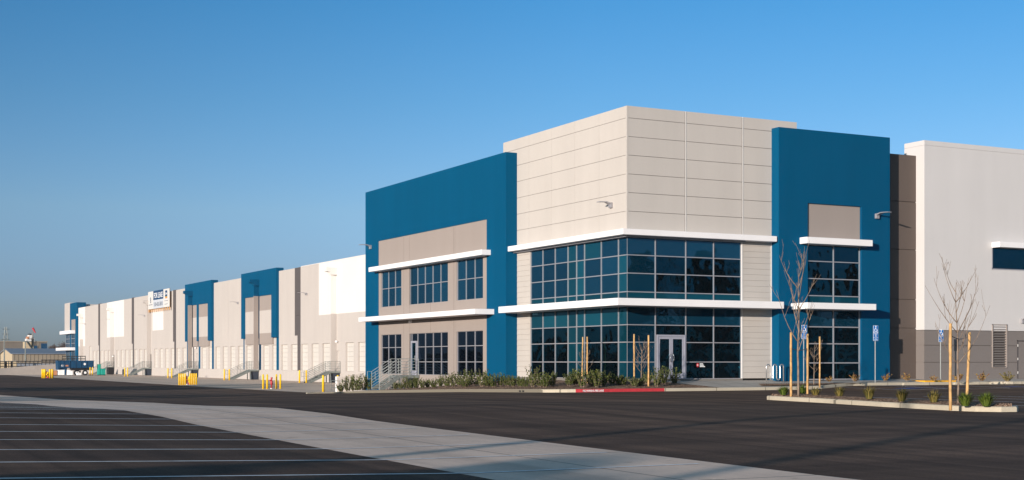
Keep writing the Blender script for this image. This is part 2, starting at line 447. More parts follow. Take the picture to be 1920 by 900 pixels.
red = kerb('red_fire_lane_kerb', kx + [(XR1 - .004, YK)], 'red', 1)
kerb('entrance_kerb', [(XR1, YK), (9.3, YK)] + arc(9.3, -2.2, 1.3, 270, 300, 2) + [(12.6, -2.45), (22.5, -2.45), (23.3, -3.4), (60, -3.6)], 'kerb', 1)
tx0 = xon(1093, YK); tx1 = xon(1132, YK)
text('lettering', 'NO PARKING FIRE LANE', tx1 - tx0, .10, 'signwhite', red, 'R', (tx0, YK - .004, zg(-3, YK) + .018))
for i, px in enumerate((975, 981)):
    y_ = yon(px, -6.0); MB().box(-6.004, -5.9, y_ - .1, y_ + .1, zg(-6, y_) + .02, zg(-6, y_) + .10).build('drain_outlet', 'dark')['kind'] = 'structure'
for i, px in enumerate((577, 584)):
    y_ = yon(px, -6.0); MB().box(-6.004, -5.9, y_ - .12, y_ + .12, zg(-6, y_) + .02, zg(-6, y_) + .10).build('drain_outlet', 'dark')['kind'] = 'structure'

# beds and walks: strips between an outer line (kerb) and an inner line (wall)
def zbase(Y): return interp([(-3.6, .42), (11, .42), (15, .18), (22, -.2), (31, -.62), (34, -.72)], Y)
def bed(name, mat, outer, inner, n_=10, jit=0.):
    rnd = random.Random(3); m = MB(); rows = []
    for (a, b) in zip(outer, inner):
        rows.append([(a[0] + (b[0] - a[0]) * k / n_, a[1] + (b[1] - a[1]) * k / n_, a[2] + (b[2] - a[2]) * k / n_ + (rnd.uniform(-jit, jit) if 0 < k < n_ else 0)) for k in range(n_ + 1)])
    for r_ in rows: m.v += r_
    q = n_ + 1
    for i in range(len(rows) - 1):
        for k in range(n_): m.f.append((i * q + k, (i + 1) * q + k, (i + 1) * q + k + 1, i * q + k + 1))
    o = m.build(name, mat, smooth=True); o['kind'] = 'structure'; return o
o_, i_ = [], []
for y_ in frange(-1.6, 32.3, .5):
    o_.append((-5.86, y_, zg(-5.9, y_) + .13)); i_.append((.3 if y_ < 11.9 else -.6, max(y_, .12) if y_ < 1 else y_, zbase(y_)))
bed('mulch_bed', 'mulch', o_[::-1], i_[::-1], 12, .02)
o_, i_ = [], []
for x_, y_ in [(-5.86, -1.6), (-5.7, -2.4), (-5.2, -3.0), (-4.4, -3.34)] + [(x, -3.34) for x in frange(-4, 3.3, .4)] + [(3.4, -3.34)]:
    o_.append((x_, y_, .13)); u = (x_ + 5.86) / 9.26
    i_.append((-.05 + u * 1.8, .12 if u < .04 else .1, .42))
bed('front_mulch_bed', 'mulch', o_, i_, 12, .02)
o_, i_ = [], []
for k in range(9):
    u = k / 8; o_.append((3.405 + u * 6.4, -3.34, .135)); i_.append((1.755 + u * 9., .12, .44))
bed('entrance_walk', 'walk', o_, i_, 6)
o_, i_ = [], []
for x_ in [9.81, 10.6, 12.6] + frange(14, 60, 2.):
    yo = interp([(9.81, -3.2), (10.6, -2.6), (12.6, -2.28), (22.5, -2.28), (23.4, -3.3), (60, -3.45)], x_)
    o_.append((x_, yo, zg(x_, yo - .17) + .145)); i_.append((max(10.75, x_), .3, .44))
bed('side_walk', 'walk', o_, i_, 4)
MB().box(xon(1737, -2.3), xon(1795, -2.3), -2.2, -1.2, .2, .375).build('tactile_ramp_surface', 'dome')['kind'] = 'structure'
# small dark mulch strip in front of the right glazing
o_, i_ = [], []
for k in range(13):
    x_ = 6.2 + k * .6; o_.append((x_, -2.95 + .5 * max(0, k - 6) / 6, .205 + .006 * k)); i_.append((x_ + .5, -2.1 + (0.1 * abs(6 - k) / 6), .29))
bed('narrow_mulch_bed', 'mulch', o_, i_, 6, .015)

# island with kerb
isl_front = [(-5.15, -18.4), (-5.8, -22), (-6.8, -26), (-7.4, -29.6)]
isl_back = [(-5.75, -30.2), (-5.1, -26), (-4.1, -22), (-3.7, -18.8)]
outline = [(-5.15, -18.4), (-5.8, -22), (-6.8, -26), (-7.45, -29.6), (-7.4, -30.5), (-7.0, -31.1), (-6.5, -31.2), (-6.0, -30.8), (-5.75, -30.0), (-5.1, -26), (-4.1, -22), (-3.65, -18.8), (-3.7, -18.1), (-4.05, -17.6), (-4.6, -17.5), (-5.0, -17.8), (-5.15, -18.4)]
kerb('island_kerb', outline, 'kerb', 1, closed=True)
cx_ = sum(p[0] for p in outline) / len(outline); m = MB()
ins = []
for k in range(len(outline) - 1):
    a, b, c_ = outline[(k - 1) % 16], outline[k], outline[(k + 1) % 16]
    dx, dy = c_[0] - a[0], c_[1] - a[1]; q = math.hypot(dx, dy); ins.append((b[0] - dy / q * .15, b[1] + dx / q * .15))
pairs = list(zip(ins[0:8], [ins[(16 - k) % 16] if k else ins[15] for k in range(8)]))
o_, i_ = [], []
front = densify([ins[0], ins[1], ins[2], ins[3], ins[4], ins[5], ins[6]], .4)
back = densify([ins[14], ins[12], ins[11], ins[10], ins[9], ins[8], ins[7], ins[6]], .4)
def resample(p, n_):
    L_ = [0]
    for a, b in zip(p, p[1:]): L_.append(L_[-1] + math.hypot(b[0] - a[0], b[1] - a[1]))
    out = []
    for k in range(n_):
        s_ = L_[-1] * k / (n_ - 1)
        for j in range(len(p) - 1):
            if s_ <= L_[j + 1] + 1e-6:
                u = (s_ - L_[j]) / max(1e-6, L_[j + 1] - L_[j]); out.append((p[j][0] + (p[j + 1][0] - p[j][0]) * u, p[j][1] + (p[j + 1][1] - p[j][1]) * u)); break
    return out
fr = resample([ins[15], ins[0]] + front[1:], 40); bk = resample([ins[15]] + back, 40)
rnd = random.Random(8); m = MB(); rows = []
for a, b in zip(fr, bk):
    rows.append([(a[0] + (b[0] - a[0]) * k / 8, a[1] + (b[1] - a[1]) * k / 8, zg(a[0], a[1]) + .13 + .10 * math.sin(math.pi * k / 8) + (rnd.uniform(-.015, .02) if 0 < k < 8 else 0)) for k in range(9)])
for r_ in rows: m.v += r_
for i in range(39):
    for k in range(8): m.f.append((i * 9 + k, (i + 1) * 9 + k, (i + 1) * 9 + k + 1, i * 9 + k + 1))
m.build('island_mulch_bed', 'mulch', smooth=True)['kind'] = 'structure'
ISZ = .22

# ------------------------------------------------------------------ THE BUILDING
B = empty('warehouse', (0, 0, 0))
tag(B, 'long beige warehouse with blue framed corner offices, dark glazing and white canopies', 'warehouse')
def part(name, mat, mb, parent=B, bev=0):
    o = mb.build(name, mat, parent)
    if bev: bevel(o, bev)
    return o
def holed(mb, axis, face, back, u0, u1, z0, z1, holes, sgn=1):
    """Wall sheet on the plane axis=face, u along the other axis, with openings and their reveals running to `back`."""
    us = sorted({u0, u1, *[h[0] for h in holes], *[h[1] for h in holes]}); zs = sorted({z0, z1, *[h[2] for h in holes], *[h[3] for h in holes]})
    P = (lambda a, u, z: (a, u, z)) if axis == 0 else (lambda a, u, z: (u, a, z))
    for i in range(len(us) - 1):
        for j in range(len(zs) - 1):
            uc, zc = (us[i] + us[i + 1]) / 2, (zs[j] + zs[j + 1]) / 2
            if any(h[0] < uc < h[1] and h[2] < zc < h[3] for h in holes): continue
            mb.quad(P(face, us[i], zs[j]), P(face, us[i + 1], zs[j]), P(face, us[i + 1], zs[j + 1]), P(face, us[i], zs[j + 1]))
    for h in list(holes) + [(u0, u1, z0, z1)]:
        a, b, c_, d_ = h
        mb.quad(P(face, a, c_), P(face, b, c_), P(back, b, c_), P(back, a, c_)); mb.quad(P(face, a, d_), P(face, b, d_), P(back, b, d_), P(back, a, d_))
        mb.quad(P(face, a, c_), P(face, a, d_), P(back, a, d_), P(back, a, c_)); mb.quad(P(face, b, c_), P(face, b, d_), P(back, b, d_), P(back, b, c_))
FL = .53
# ---- corner tower: upper panels as separate slabs with open joints, recessed backing
seams = [8.0, 9.02, 9.96, 10.90, 11.85, 12.79, 13.73, 14.34]
J = .022
tower = part('tower_core', 'greige', MB().box(.09, 10.75, .09, 13.6, 8.02, 14.2).box(.5, 10.9, .5, 13.6, .3, 8.05), bev=0)
jy = [0., 2.71, 5.24, 7.8, 10.46, 13.68]; jx = [0., 3.56, 7.19, 10.83]
mb = MB()
for a, b in zip(seams, seams[1:]):
    for c_, d_ in zip(jy, jy[1:]):
        mb.box(0.0, .10, c_ + (J * .25 if c_ else 0), d_ - J * .25, a + J * .4, b - (J * .4 if b < 14.3 else 0))
part('upper_cladding', 'beige_panel', mb, tower)
mb = MB()
for a, b in zip(seams, seams[1:]):
    for c_, d_ in zip(jx, jx[1:]):
        mb.box(c_ + (J * 1.2 if c_ else .1), d_ - J * 1.2, 0.0, .10, a + J * .5, b - (J * .5 if b < 14.3 else 0))
part('front_cladding', 'beige_panel', mb, tower)
part('corner_trim', 'beige_panel', MB().box(-.003, .1, -.003, .1, 8.05, 14.34), tower)
part('parapet', 'beige_panel', MB().box(.1, 10.83, .1, .3, 14.0, 14.335).box(.1, .3, .3, 13.68, 14.0, 14.335).box(10.6, 10.83, .3, 13.68, 12, 14.335).box(.3, 10.6, 13.4, 13.68, 12, 14.335), tower)
# joint light lines: vertical reveals of bright trim on the front
for x_ in jx[1:-1]: part('joint_trim', 'white', MB().box(x_ - .005, x_ + .045, -.02, .09, 8.1, 14.33), tower)
for x_ in jx[1:-1]: part('joint_gap', 'darkgrey', MB().box(x_ - .035, x_ - .006, -.004, .09, 8.1, 14.3), tower)
# siding beside the glazing, laid in laps
def siding(axis, u0, u1, face, zlist):
    mb = MB()
    for (z0, z1) in zlist:
        z = z0
        while z < z1 - .02:
            t = min(z + .305, z1)
            if axis == 0: mb.prism([(face + .02, z), (face - .005, z + .012), (face + .008, t), (face + .3, t), (face + .3, z)], 1, u0, u1)
            else: mb.prism([(face + .02, z), (face - .005, z + .012), (face + .008, t), (face + .3, t), (face + .3, z)], 0, u0, u1)
            z = t
    return mb
s0 = siding(0, 10.33, 12.6, 0.0, [(FL + .0, 4.3), (4.5, 7.8)]); part('lap_siding', 'siding', s0)
s1 = siding(1, 7.19, 9.25, 0.0, [(FL, 4.3), (4.5, 7.8)]); part('lap_siding', 'siding', s1)
part('siding_trim', 'white', MB().box(7.13, 7.19, -.02, .2, FL, 7.8).box(9.06, 9.11, -.02, .2, FL, 7.8))
part('base_wall', 'walk', MB().box(-.02, .55, -.0, 12.4, -.3, FL - .0).box(.55, 7.2, -.02, .4, .2, FL - .015))

# glazing: a window thing-part = frame mesh with glass children
def glazing(name, axis, face, us, zs, kinds, wd=.046, parent=B, skip=(), open_corner=None):
    """us, zs: grid lines; kinds[row][col] glass material from the top row; face: plane of the mullion fronts."""
    P = (lambda m, u0, u1, a0, a1, z0, z1: m.box(a0, a1, u0, u1, z0, z1)) if axis == 0 else (lambda m, u0, u1, a0, a1, z0, z1: m.box(u0, u1, a0, a1, z0, z1))
    fr_ = MB(); h = wd / 2
    U0, U1, Z0, Z1 = min(us), max(us), min(zs), max(zs)
    for u in us:
        if open_corner is not None and abs(u - open_corner) < .001: continue
        zb = Z0
        for (su0, su1, sz) in skip:
            if su0 < u < su1: zb = sz
        P(fr_, u - h, u + h, face, face + .10, zb, Z1)
    for z in zs:
        spans = [(U0, U1)]
        for (su0, su1, sz) in skip:
            if z < sz - .01: spans = [(a, b) for a, b in ((U0, su0), (su1, U1)) if b - a > .1]
        for a, b in spans: P(fr_, a, b, face + .004, face + .096, z - h, z + h)
    f = fr_.build(name, 'mull', parent)
    groups = {}
    zt = sorted(zs, reverse=True); uu = sorted(us)
    for r_ in range(len(zt) - 1):
        for c_ in range(len(uu) - 1):
            k = kinds[r_][c_] if r_ < len(kinds) and c_ < len(kinds[r_]) else kinds[-1][-1]
            if k is None: continue
            groups.setdefault(k, MB())
            P(groups[k], uu[c_] + .001, uu[c_ + 1] - .001, face + .05 + {'gbb': 0, 'gsp': .001, 'gdk': .002, 'gdl': .003}[k], face + .06, zt[r_ + 1] + .001, zt[r_] - .001)
    nm = {'gbb': 'blue_glass_pane', 'gsp': 'spandrel_glass_pane', 'gdk': 'dark_glass_pane', 'gdl': 'tinted_glass_pane'}
    for k, g in groups.items(): g.build(nm[k], k, f)
    return f
Yc = [.06, .88, 2.57, 4.29, 5.13, 6.06, 7.48, 8.89, 10.3]
b, s_, k_ = 'gbb', 'gsp', 'gdk'
glazing('corner_window', 0, .03, Yc, [7.72, 6.82, 5.9, 4.96, 4.45], open_corner=.06, kinds=[[b, b, s_, b, s_, b, b, b][::1], [s_, b, b, s_, s_, b, b, b], [s_, b, b, s_, s_, b, b, b], [s_] * 8])
glazing('corner_window', 0, .03, Yc, [4.32, 3.29, 2.41, 1.4, FL], open_corner=.06, kinds=[[s_] * 8, [s_, k_, k_, s_, s_, k_, k_, k_], [s_, k_, k_, s_, s_, k_, k_, k_], [s_, k_, k_, s_, s_, k_, k_, k_]])
Xc = [.09, 1.75, 3.62, 5.37, 7.13]
glazing('entrance_window', 1, .03, Xc, [7.72, 6.82, 5.9, 4.96, 4.45], [[b, b, b, b], [b, k_, k_, k_], [b, k_, k_, k_], [s_] * 4], open_corner=.09)
MB().box(.062, .085, .062, .085, FL, 7.72).build('corner_joint', 'soffit', B)
glazing('entrance_window', 1, .03, Xc, [4.32, 3.29, 2.41, 1.4, FL], [[b, b, b, b], [b, k_, k_, k_], [b, None, k_, k_], [b, None, k_, k_]], skip=[(1.76, 3.61, 2.76)], open_corner=.09)
MBx = MB().box(1.78, 3.6, .075, .09, 2.76, 3.27).build('transom_glass', 'gdk', B)
# entrance double door
df = MB().box(1.82, 1.90, .0, .12, FL, 2.80).box(3.50, 3.58, .0, .12, FL, 2.80).box(1.90, 3.50, .0, .12, 2.70, 2.80)
dfo = df.build('door_frame', 'alu', B); bevel(dfo, .008)
for i, (a, c_) in enumerate(((1.91, 2.695), (2.705, 3.49))):
    m = MB().box(a, a + .10, .02, .08, FL + .01, 2.69).box(c_ - .10, c_, .02, .08, FL + .01, 2.69).box(a + .1, c_ - .1, .02, .08, 2.58, 2.69).box(a + .1, c_ - .1, .02, .08, FL + .01, FL + .28)
    do = m.build('entrance_door', 'alu', B)
    MB().box(a + .1, c_ - .1, .05, .06, FL + .28, 2.58).build('door_glass', 'gdk', do)
    hx = 2.65 if i == 0 else 2.75; dx = -.14 if i == 0 else .14
    MB().tube([(hx, .02, 1.42), (hx, -.05, 1.42), (hx + dx * .4, -.07, 1.5), (hx + dx * .4, -.07, 1.72), (hx, -.05, 1.80), (hx, .02, 1.80)], .018, 6).build('handle', 'bright', do, True)
# window sticker: red roundel with three short lines of white print
xs0 = xon(1308, .07); zs0 = 1.45 + (677 - 684.5) / F * 73
stick = MB(); stick.poly([(xs0 + .085 * math.cos(R(20 * k)), .066, zs0 + .11 * math.sin(R(20 * k))) for k in range(18)])
so = stick.build('window_decal', 'red', B)
mb = MB()
for k, w_ in enumerate((.33, .25, .21)): mb.box(xs0 + .13, xs0 + .13 + w_, .0635, .065, zs0 - .10 + k * .07, zs0 - .055 + k * .07)
mb.build('print_stripe', 'signwhite', so)
MB().box(xs0 - .03, xs0 + .03, .0635, .065, zs0 - .03, zs0 + .03).build('decal_mark', 'signwhite', so)

# canopies (white fascia ledges with grey soffit trim)
def canopy(pts, z0, z1, lab=None):
    m = MB().prism(pts, 2, z0, z1); o = m.build('canopy', 'cap', B); bevel(o, .012); return o
canopy([(-.6, 11.94), (-.6, -.6), (9.0, -.6), (9.0, .12), (.12, .12), (.12, 11.94)], 7.78, 8.07)
canopy([(-1.4, 11.55), (-1.4, -1.4), (8.83, -1.4), (8.83, .12), (.12, .12), (.12, 11.55)], 4.20, 4.56)
yr_, yl_ = yon(903, -1.35), yon(691, -1.35); canopy([(-1.35, yr_), (-.7, yr_), (-.7, yl_), (-1.35, yl_)], 7.70, 8.01)
yr_, yl_ = yon(890, -2.02), yon(672, -2.02); canopy([(-2.02, yr_), (-.7, yr_), (-.7, yl_), (-2.02, yl_)], 4.19, 4.50)
canopy([(10.52, -1.2), (15.07, -1.2), (15.07, -.5), (10.52, -.5)], 7.72, 8.06)
canopy([(9.93, -2.0), (14.6, -2.0), (14.6, -.5), (9.93, -.5)], 4.20, 4.53)
canopy([(24.83, -1.0), (40, -1.0), (40, -.35), (24.83, -.35)], 8.07, 8.38)
mb = MB().box(-.25, .2, -.25, 12., 7.70, 7.79).box(.2, 7.2, -.25, .2, 7.70, 7.79).box(-.25, .2, -.25, 12., 4.32, 4.36)
part('soffit_trim', 'soffit', mb)

# ---- left blue bay
bay = part('blue_portal', 'blue', MB().prism([(11.92, -1.4), (14.39, -1.4), (14.39, 9.86), (31.48, 9.86), (31.48, -1.4), (33.9, -1.4), (33.9, 13.53), (11.92, 13.53)], 0, -.75, 6), bev=.02)
Yw = [(27.43, 31.06), (19.95, 26.06), (14.97, 18.68)]
holes = []
for a, c_ in Yw: holes.append((a, c_, 5.2, 7.68))
holes += [(27.43, 31.06, FL + .02, 3.28), (19.95, 26.06, FL + .02, 3.28), (14.97, 18.68, FL + .02, 3.28)]
mb = MB(); holed(mb, 0, -.70, -.50, 14.39, 31.48, -1.3, 9.86, holes)
part('infill_wall', 'greige', mb, bay)
part('joint_line', 'taupe', MB().box(-.704, -.69, 22.6, 22.62, 3.3, 5.2).box(-.704, -.69, 27.0, 27.012, -.5, 9.8).box(-.704, -.69, 26.0, 26.012, -.5, 9.8).box(-.704, -.69, 19.1, 19.112, -.5, 9.8).box(-.704, -.69, 18.9, 18.91, -.5, 9.8), bay)
part('bay_back_wall', 'darkgrey', MB().box(-.53, .2, 14.5, 31.4, -1, 9.8), bay)
def splits(a, c_, k): return [a + (c_ - a) * i / k for i in range(k + 1)]
glazing('bay_window', 0, -.64, splits(27.43, 31.06, 3), [7.68, 6.47, 5.2], [[b] * 3, [b] * 3])
glazing('bay_window', 0, -.64, splits(19.95, 26.06, 5), [7.68, 6.47, 5.2], [[b] * 5, [b] * 5])
glazing('bay_window', 0, -.64, splits(14.97, 18.68, 3), [7.68, 6.47, 5.2], [[b] * 3, [b] * 3])
glazing('bay_window', 0, -.64, splits(27.43, 31.06, 3), [3.28, 2.38, 1.4, FL + .03], [['gdl'] * 3] * 3)
glazing('bay_window', 0, -.64, [19.95, 21.1, 22.35, 23.59, 24.83, 25.8, 26.06], [3.28, 2.38, 1.4, FL + .03], [['gdl'] * 6] * 3, skip=[(24.85, 25.75, 2.8)])
glazing('bay_window', 0, -.64, splits(14.97, 18.68, 3), [3.28, 2.38, 1.4, FL + .03], [['gdl'] * 3] * 3)
m = MB().box(-.72, -.6, 24.86, 24.97, FL, 2.78).box(-.72, -.6, 25.66, 25.77, FL, 2.78).box(-.72, -.6, 24.97, 25.66, 2.66, 2.78).box(-.72, -.6, 24.97, 25.66, FL, FL + .30)
do = m.build('side_door', 'alu', B); MB().box(-.66, -.65, 24.97, 25.66, FL + .3, 2.66).build('door_glass', 'gdk', do)
MB().tube([(-.72, 24.95, 1.5), (-.78, 24.95, 1.5), (-.78, 24.95, 1.8), (-.72, 24.95, 1.8)], .015).build('handle', 'bright', do)

# ---- right blue bay
rb = part('blue_portal', 'blue', MB().prism([(9.11, -.2), (11.08, -.2), (11.08, 9.93), (14.79, 9.93), (14.79, -.2), (16.86, -.2), (16.86, 13.88), (9.11, 13.88)], 1, -.6, 3), bev=.02)
part('inset_panel', 'greige', MB().box(11.1, 14.77, -.50, .2, 8.05, 9.93), rb)
mb = MB().box(11.06, 11.12, -.58, -.5, 8.06, 9.93).box(14.75, 14.80, -.58, -.5, 8.06, 9.93)
part('bay_back_wall', 'darkgrey', MB().box(11.1, 14.77, -.35, .2, .2, 8.0), rb)
glazing('front_window', 1, -.50, [11.11, 12.93, 14.76], [7.72, 6.84, 5.9, 4.98, 4.5], [[k_, k_], [k_, k_], [k_, k_], [s_, s_]], .05)
glazing('front_window', 1, -.50, [11.11, 12.93, 14.76], [4.3, 3.3, 2.39, 1.35, .46], [[b, b], [k_, k_], [k_, k_], [k_, k_]], .06)

# ---- taupe recess and pale end block
mb = MB(); zs_ = [-.2, 3.32, 4.95, 7.78, 10.5, 13.18]
for a, c_ in zip(zs_, zs_[1:]): mb.box(16.8, 19.62, .25, .9, a + .02, c_ - .02)
mb.box(16.8, 19.6, .31, .9, -.2, 13.1)
part('recess_wall', 'taupe', mb)
eb = part('end_block', 'greywhite', MB().box(19.58, 70, -.40, 1.2, 3.22, 13.66).box(19.60, 70, -.38, 1.2, 13.66, 13.69).box(19.58, 70, -.40, 1.2, 13.69, 13.97), bev=.01)
mb = MB()
lou = (24.83, 26.02, 1.06, 3.58)
mbb = MB(); zs_ = [-.3, 1.37, 2.34, 3.215]
for a, c_ in zip(zs_, zs_[1:]):
    for (u0, u1) in ((19.575, 24.83), (26.02, 26.87), (27.85, 70)):
        mbb.box(u0, u1, -.405, 1.2, a + (.022 if a > 0 else 0), c_ - .022)
mbb.box(19.6, 24.8, -.34, .9, -.3, 3.2).box(26.03, 26.86, -.34, .9, -.3, 3.2).box(27.86, 69, -.34, .9, -.3, 3.2)
mbb.box(24.82, 26.03, -.403, 1.1, -.3, 1.06).box(26.86, 27.86, -.403, 1.1, 2.66, 3.2)
part('grey_base_band', 'grey', mbb, eb)
part('opening_backing', 'taupe', MB().box(24.84, 26.01, -.2, .5, 1.06, 3.6).box(26.88, 27.84, -.2, .5, .2, 2.66), eb)  # taupe backing set behind the louver and the service door
lv = MB().box(24.83, 24.89, -.45, -.3, 1.06, 3.60).box(25.96, 26.04, -.45, -.3, 1.06, 3.60).box(24.83, 26.04, -.45, -.3, 3.56, 3.60).box(24.83, 26.04, -.45, -.3, 1.04, 1.08)
lvo = part('louver', 'greige', lv)
m = MB()
for k in range(17):
    z = 1.12 + k * .145; m.prism([(-.44, z), (-.43, z - .012), (-.30, z + .085), (-.30, z + .10)], 0, 24.9, 25.95)
part('louver_blades', 'grey', m, lvo)
mdo = part('service_door', 'grey', MB().box(26.9, 27.82, -.37, -.3, .42, 2.62)); part('door_frame', 'darkgrey', MB().box(26.86, 26.92, -.42, -.3, .42, 2.68).box(26.86, 27.9, -.42, -.3, 2.62, 2.68), mdo)
for z in (.7, 1.5, 2.3): part('hinge', 'white', MB().box(26.89, 26.93, -.44, -.36, z, z + .14), mdo)
wf = part('ribbon_window', 'mull', MB().box(24.83, 40, -.41, -.3, 6.80, 6.86).box(24.83, 24.89, -.41, -.3, 6.8, 8.07))
part('window_glass', 'gdk', MB().box(24.9, 40, -.405, -.4015, 6.86, 8.06), wf)
# a shallow black gap so the window reads as set in
# ---- mass behind everything
part('roof_mass', 'beige', MB().box(.6, 69, 14.0, 33.0, -1, 12.3).box(17.4, 69, 33.0, 240, -1, 12.2).box(11.2, 69, 3.0, 14.0, -1, 12.0).box(17.0, 69.5, 1.25, 3.0, -.5, 12.6))

# ---- dock wall ------------------------------------------------------------
DX = 16.7; ZF = .33; ZT = 3.46; ZB = -1.3
slots = [84.1 + 3.715 * k for k in range(-12, 40)]
man = {84.1 + 3.715 * k for k in (1, 9, 17, 25, 33, -7)}
doors = []
for yh in slots:
    if yh in man: continue
    if yh > 232: continue
    doors.append((yh - 2.45, yh))
manD = [(m_ - 1.9, m_ - .95) for m_ in sorted(man)]
pil = [(99.1, 101.3), (158.6, 160.6), (188.2, 190.2), (217.9, 219.8)]
mb = MB()
dh = [(a, c_, ZF, ZT if c_ < 227 else 4.4) for a, c_ in doors if a > 33.95] + [(a, c_, ZF + .02, 2.6) for a, c_ in manD if a > 34]
holed(mb, 0, DX, DX + .35, 33.92, 240.4, ZB, 4.5, dh)
lower = part('dock_wall', 'beige', mb)
for a, c_ in doors:
    if a < 34: continue
    m = MB(); zt = ZT if c_ < 227 else 4.4; z = ZF
    while z < zt - .05:
        t = min(z + .53, zt); m.prism([(DX + .22, z + .012), (DX + .21, z + .03), (DX + .21, t - .012), (DX + .23, t), (DX + .27, t), (DX + .27, z)], 1, a + .02, c_ - .02); z = t
    m.build('dock_door', 'dockdoor', B)
for a, c_ in manD:
    if a < 34: continue
    m = MB().box(DX + .12, DX + .2, a, c_, ZF + .02, 2.6).build('man_door', 'beige', B)
# upper paint zones, butted end to end
white = [(33.92, 92.7, 6.7), (166.9, 174.4, 6.51), (196.4, 211.4, 5.9), (233.2, 240.4, ZF)]
cuts = sorted({33.92, 240.4, *[v for p in pil for v in p], 92.7, 166.9, 174.4, 196.4, 211.4, 233.2, 107.3, 122.3, 136.9, 151.8})
ROOF = 12.62
for a, c_ in zip(cuts, cuts[1:]):
    mid = (a + c_) / 2
    if any(p[0] < mid < p[1] for p in pil):
        mm = MB()
        for z0, z1 in ((4.5, 6.9), (6.92, 9.7), (9.72, ROOF)): mm.box(DX + .03, DX + .6, a, c_, z0, z1)
        part('dark_pilaster', 'darkgrey', mm)
        continue
    if 107.3 < mid < 122.3 or 136.9 < mid < 151.8: continue
    wz = [w_ for w_ in white if w_[0] < mid < w_[1]]
    rf = ROOF - .0008 * (mid - 80)
    if wz and wz[0][2] > 4.5:
        part('beige_wall_panel', 'beige', MB().box(DX, DX + .6, a, c_, 4.5, wz[0][2])); part('white_wall_panel', 'white', MB().box(DX, DX + .6, a, c_, wz[0][2], rf))
    elif wz: part('white_wall_panel', 'white', MB().box(DX, DX + .6, a, c_, 4.5, rf))
    else:
        mm = MB(); k = max(1, round((c_ - a) / 7.4))
        for i in range(k): mm.box(DX, DX + .6, a + (c_ - a) * i / k + (.012 if i else 0), a + (c_ - a) * (i + 1) / k - (.012 if i < k - 1 else 0), 4.5, rf)
        part('beige_wall_panel', 'beige', mm)
mm = MB()
for p in pil: mm.box(DX - .004, DX + .05, p[0], p[0] + 1.15, .3, 4.5)
part('pilaster_foot', 'darkgrey', mm)
for (a, c_) in ((107.3, 122.3), (136.9, 151.8)):
    w3 = [(a + .02 * 0, a + 2.0), (a + 7.3, a + 8.1), (c_ - 1.5, c_)]
    mm = MB().box(DX - .35, DX + .6, a, c_, 9.78, 13.03)
    for u0, u1 in w3: mm.box(DX - .35, DX + .3, u0, u1, 4.4, 9.78)
    mm.box(DX - .03, DX + .1, a, a + .9, .32, 4.4).box(DX - .03, DX + .1, a + 7.3, a + 8.1, .32, 4.4).box(DX - .03, DX + .1, c_ - .4, c_, .32, 4.4)
    bp = part('blue_wall_panel', 'blue', mm)
    for u0, u1 in ((a + 2.0, a + 7.3), (a + 8.1, c_ - 1.5)):
        part('grey_inset', 'greige', MB().box(DX - .22, DX + .6, u0, u1, 7.9, 9.78), bp)
        part('pale_inset', 'beige', MB().box(DX - .22, DX + .6, u0, u1, 5.0, 7.9), bp)
        part('grey_inset', 'greige', MB().box(DX - .22, DX + .3, u0, u1, 3.6, 5.0), bp)
part('coping', 'white', MB().box(DX - .03, DX + .7, 34, 98.9, ROOF + .0, ROOF + .07))

# downspouts with conductor heads, painted as the wall behind
def downspout(Y, z1, mat_hi, zc, mat_lo, x0=DX):
    o = MB().box(x0 - .62, x0 - .02, Y - .09, Y + .09, zc, z1).build('downspout', mat_hi, B)
    MB().box(x0 - .62, x0 - .02, Y - .09, Y + .09, ZF + .1, zc - .002).build('lower_pipe', mat_lo, o)
    MB().prism([(x0 - 1.25, z1 + .8), (x0, z1 + .8), (x0, z1), (x0 - .7, z1), (x0 - .8, z1 + .3), (x0 - 1.25, z1 + .4)], 1, Y - .4, Y + .4).build('conductor_head', mat_hi, o)
    return o
YD = [86.6 + 29.72 * k for k in range(5)]
downspout(yon(627, DX - .2), 11.0, 'white', 6.7, 'beige')
downspout(yon(481, DX - .6), 11.1, 'blue', 9.78, 'greige', DX - .36)
downspout(yon(357, DX - .6), 11.1, 'blue', 9.78, 'greige', DX - .36)
downspout(yon(280, DX - .2), 10.8, 'beige', 6.7, 'beige')
downspout(yon(211, DX - .2), 10.5, 'white', 5.9, 'beige')
downspout(yon(154, DX - .2), 10.3, 'white', 5.9, 'beige')

# wall lamps: box on the wall, arm, tilted head
def lamp(face, a, u, z, ln=.75, parent=B):
    o = None
    if face == 'L':
        o = MB().box(a - .14, a, u - .12, u + .12, z - .16, z + .12).build('wall_lamp', 'mull', parent)
        MB().prism([(a - .14, z + .02), (a - ln * .6, z + .12), (a - ln - .2, z + .10), (a - ln - .2, z + .135), (a - ln * .6, z + .16), (a - .14, z + .10)], 1, u - .14, u + .14).build('lamp_head', 'mull', o)
    else:
        o = MB().box(u - .12, u + .12, a - .14, a, z - .16, z + .12).build('wall_lamp', 'mull', parent)
        MB().prism([(a - .14, z + .02), (a - ln * .6, z + .12), (a - ln - .2, z + .10), (a - ln - .2, z + .135), (a - ln * .6, z + .16), (a - .14, z + .10)], 0, u - .14, u + .14).build('lamp_head', 'mull', o)
    bevel(o, .02); return o
lamp('L', 0, yon(1147, 0), EYE + (677 - 384) / F * 71.9, .62)
lamp('L', -.75, yon(696, -.75), EYE + (677 - 463) / F * 99.5, .7)
lamp('R', -.6, xon(1643, -.6), EYE + (677 - 405) / F * 77.5, .85)
lamp('R', -.4, xon(1916, -.4), 3.85, .5)
for px, py in ((576, 551), (447, 568), (272, 592), (210, 600), (160, 607.5)):
    y_ = yon(px, DX); t_ = (DX - CAM[0]) / ray(px)[0]; lamp('L', DX, y_, EYE + (677 - py) / F * t_, 1.0)
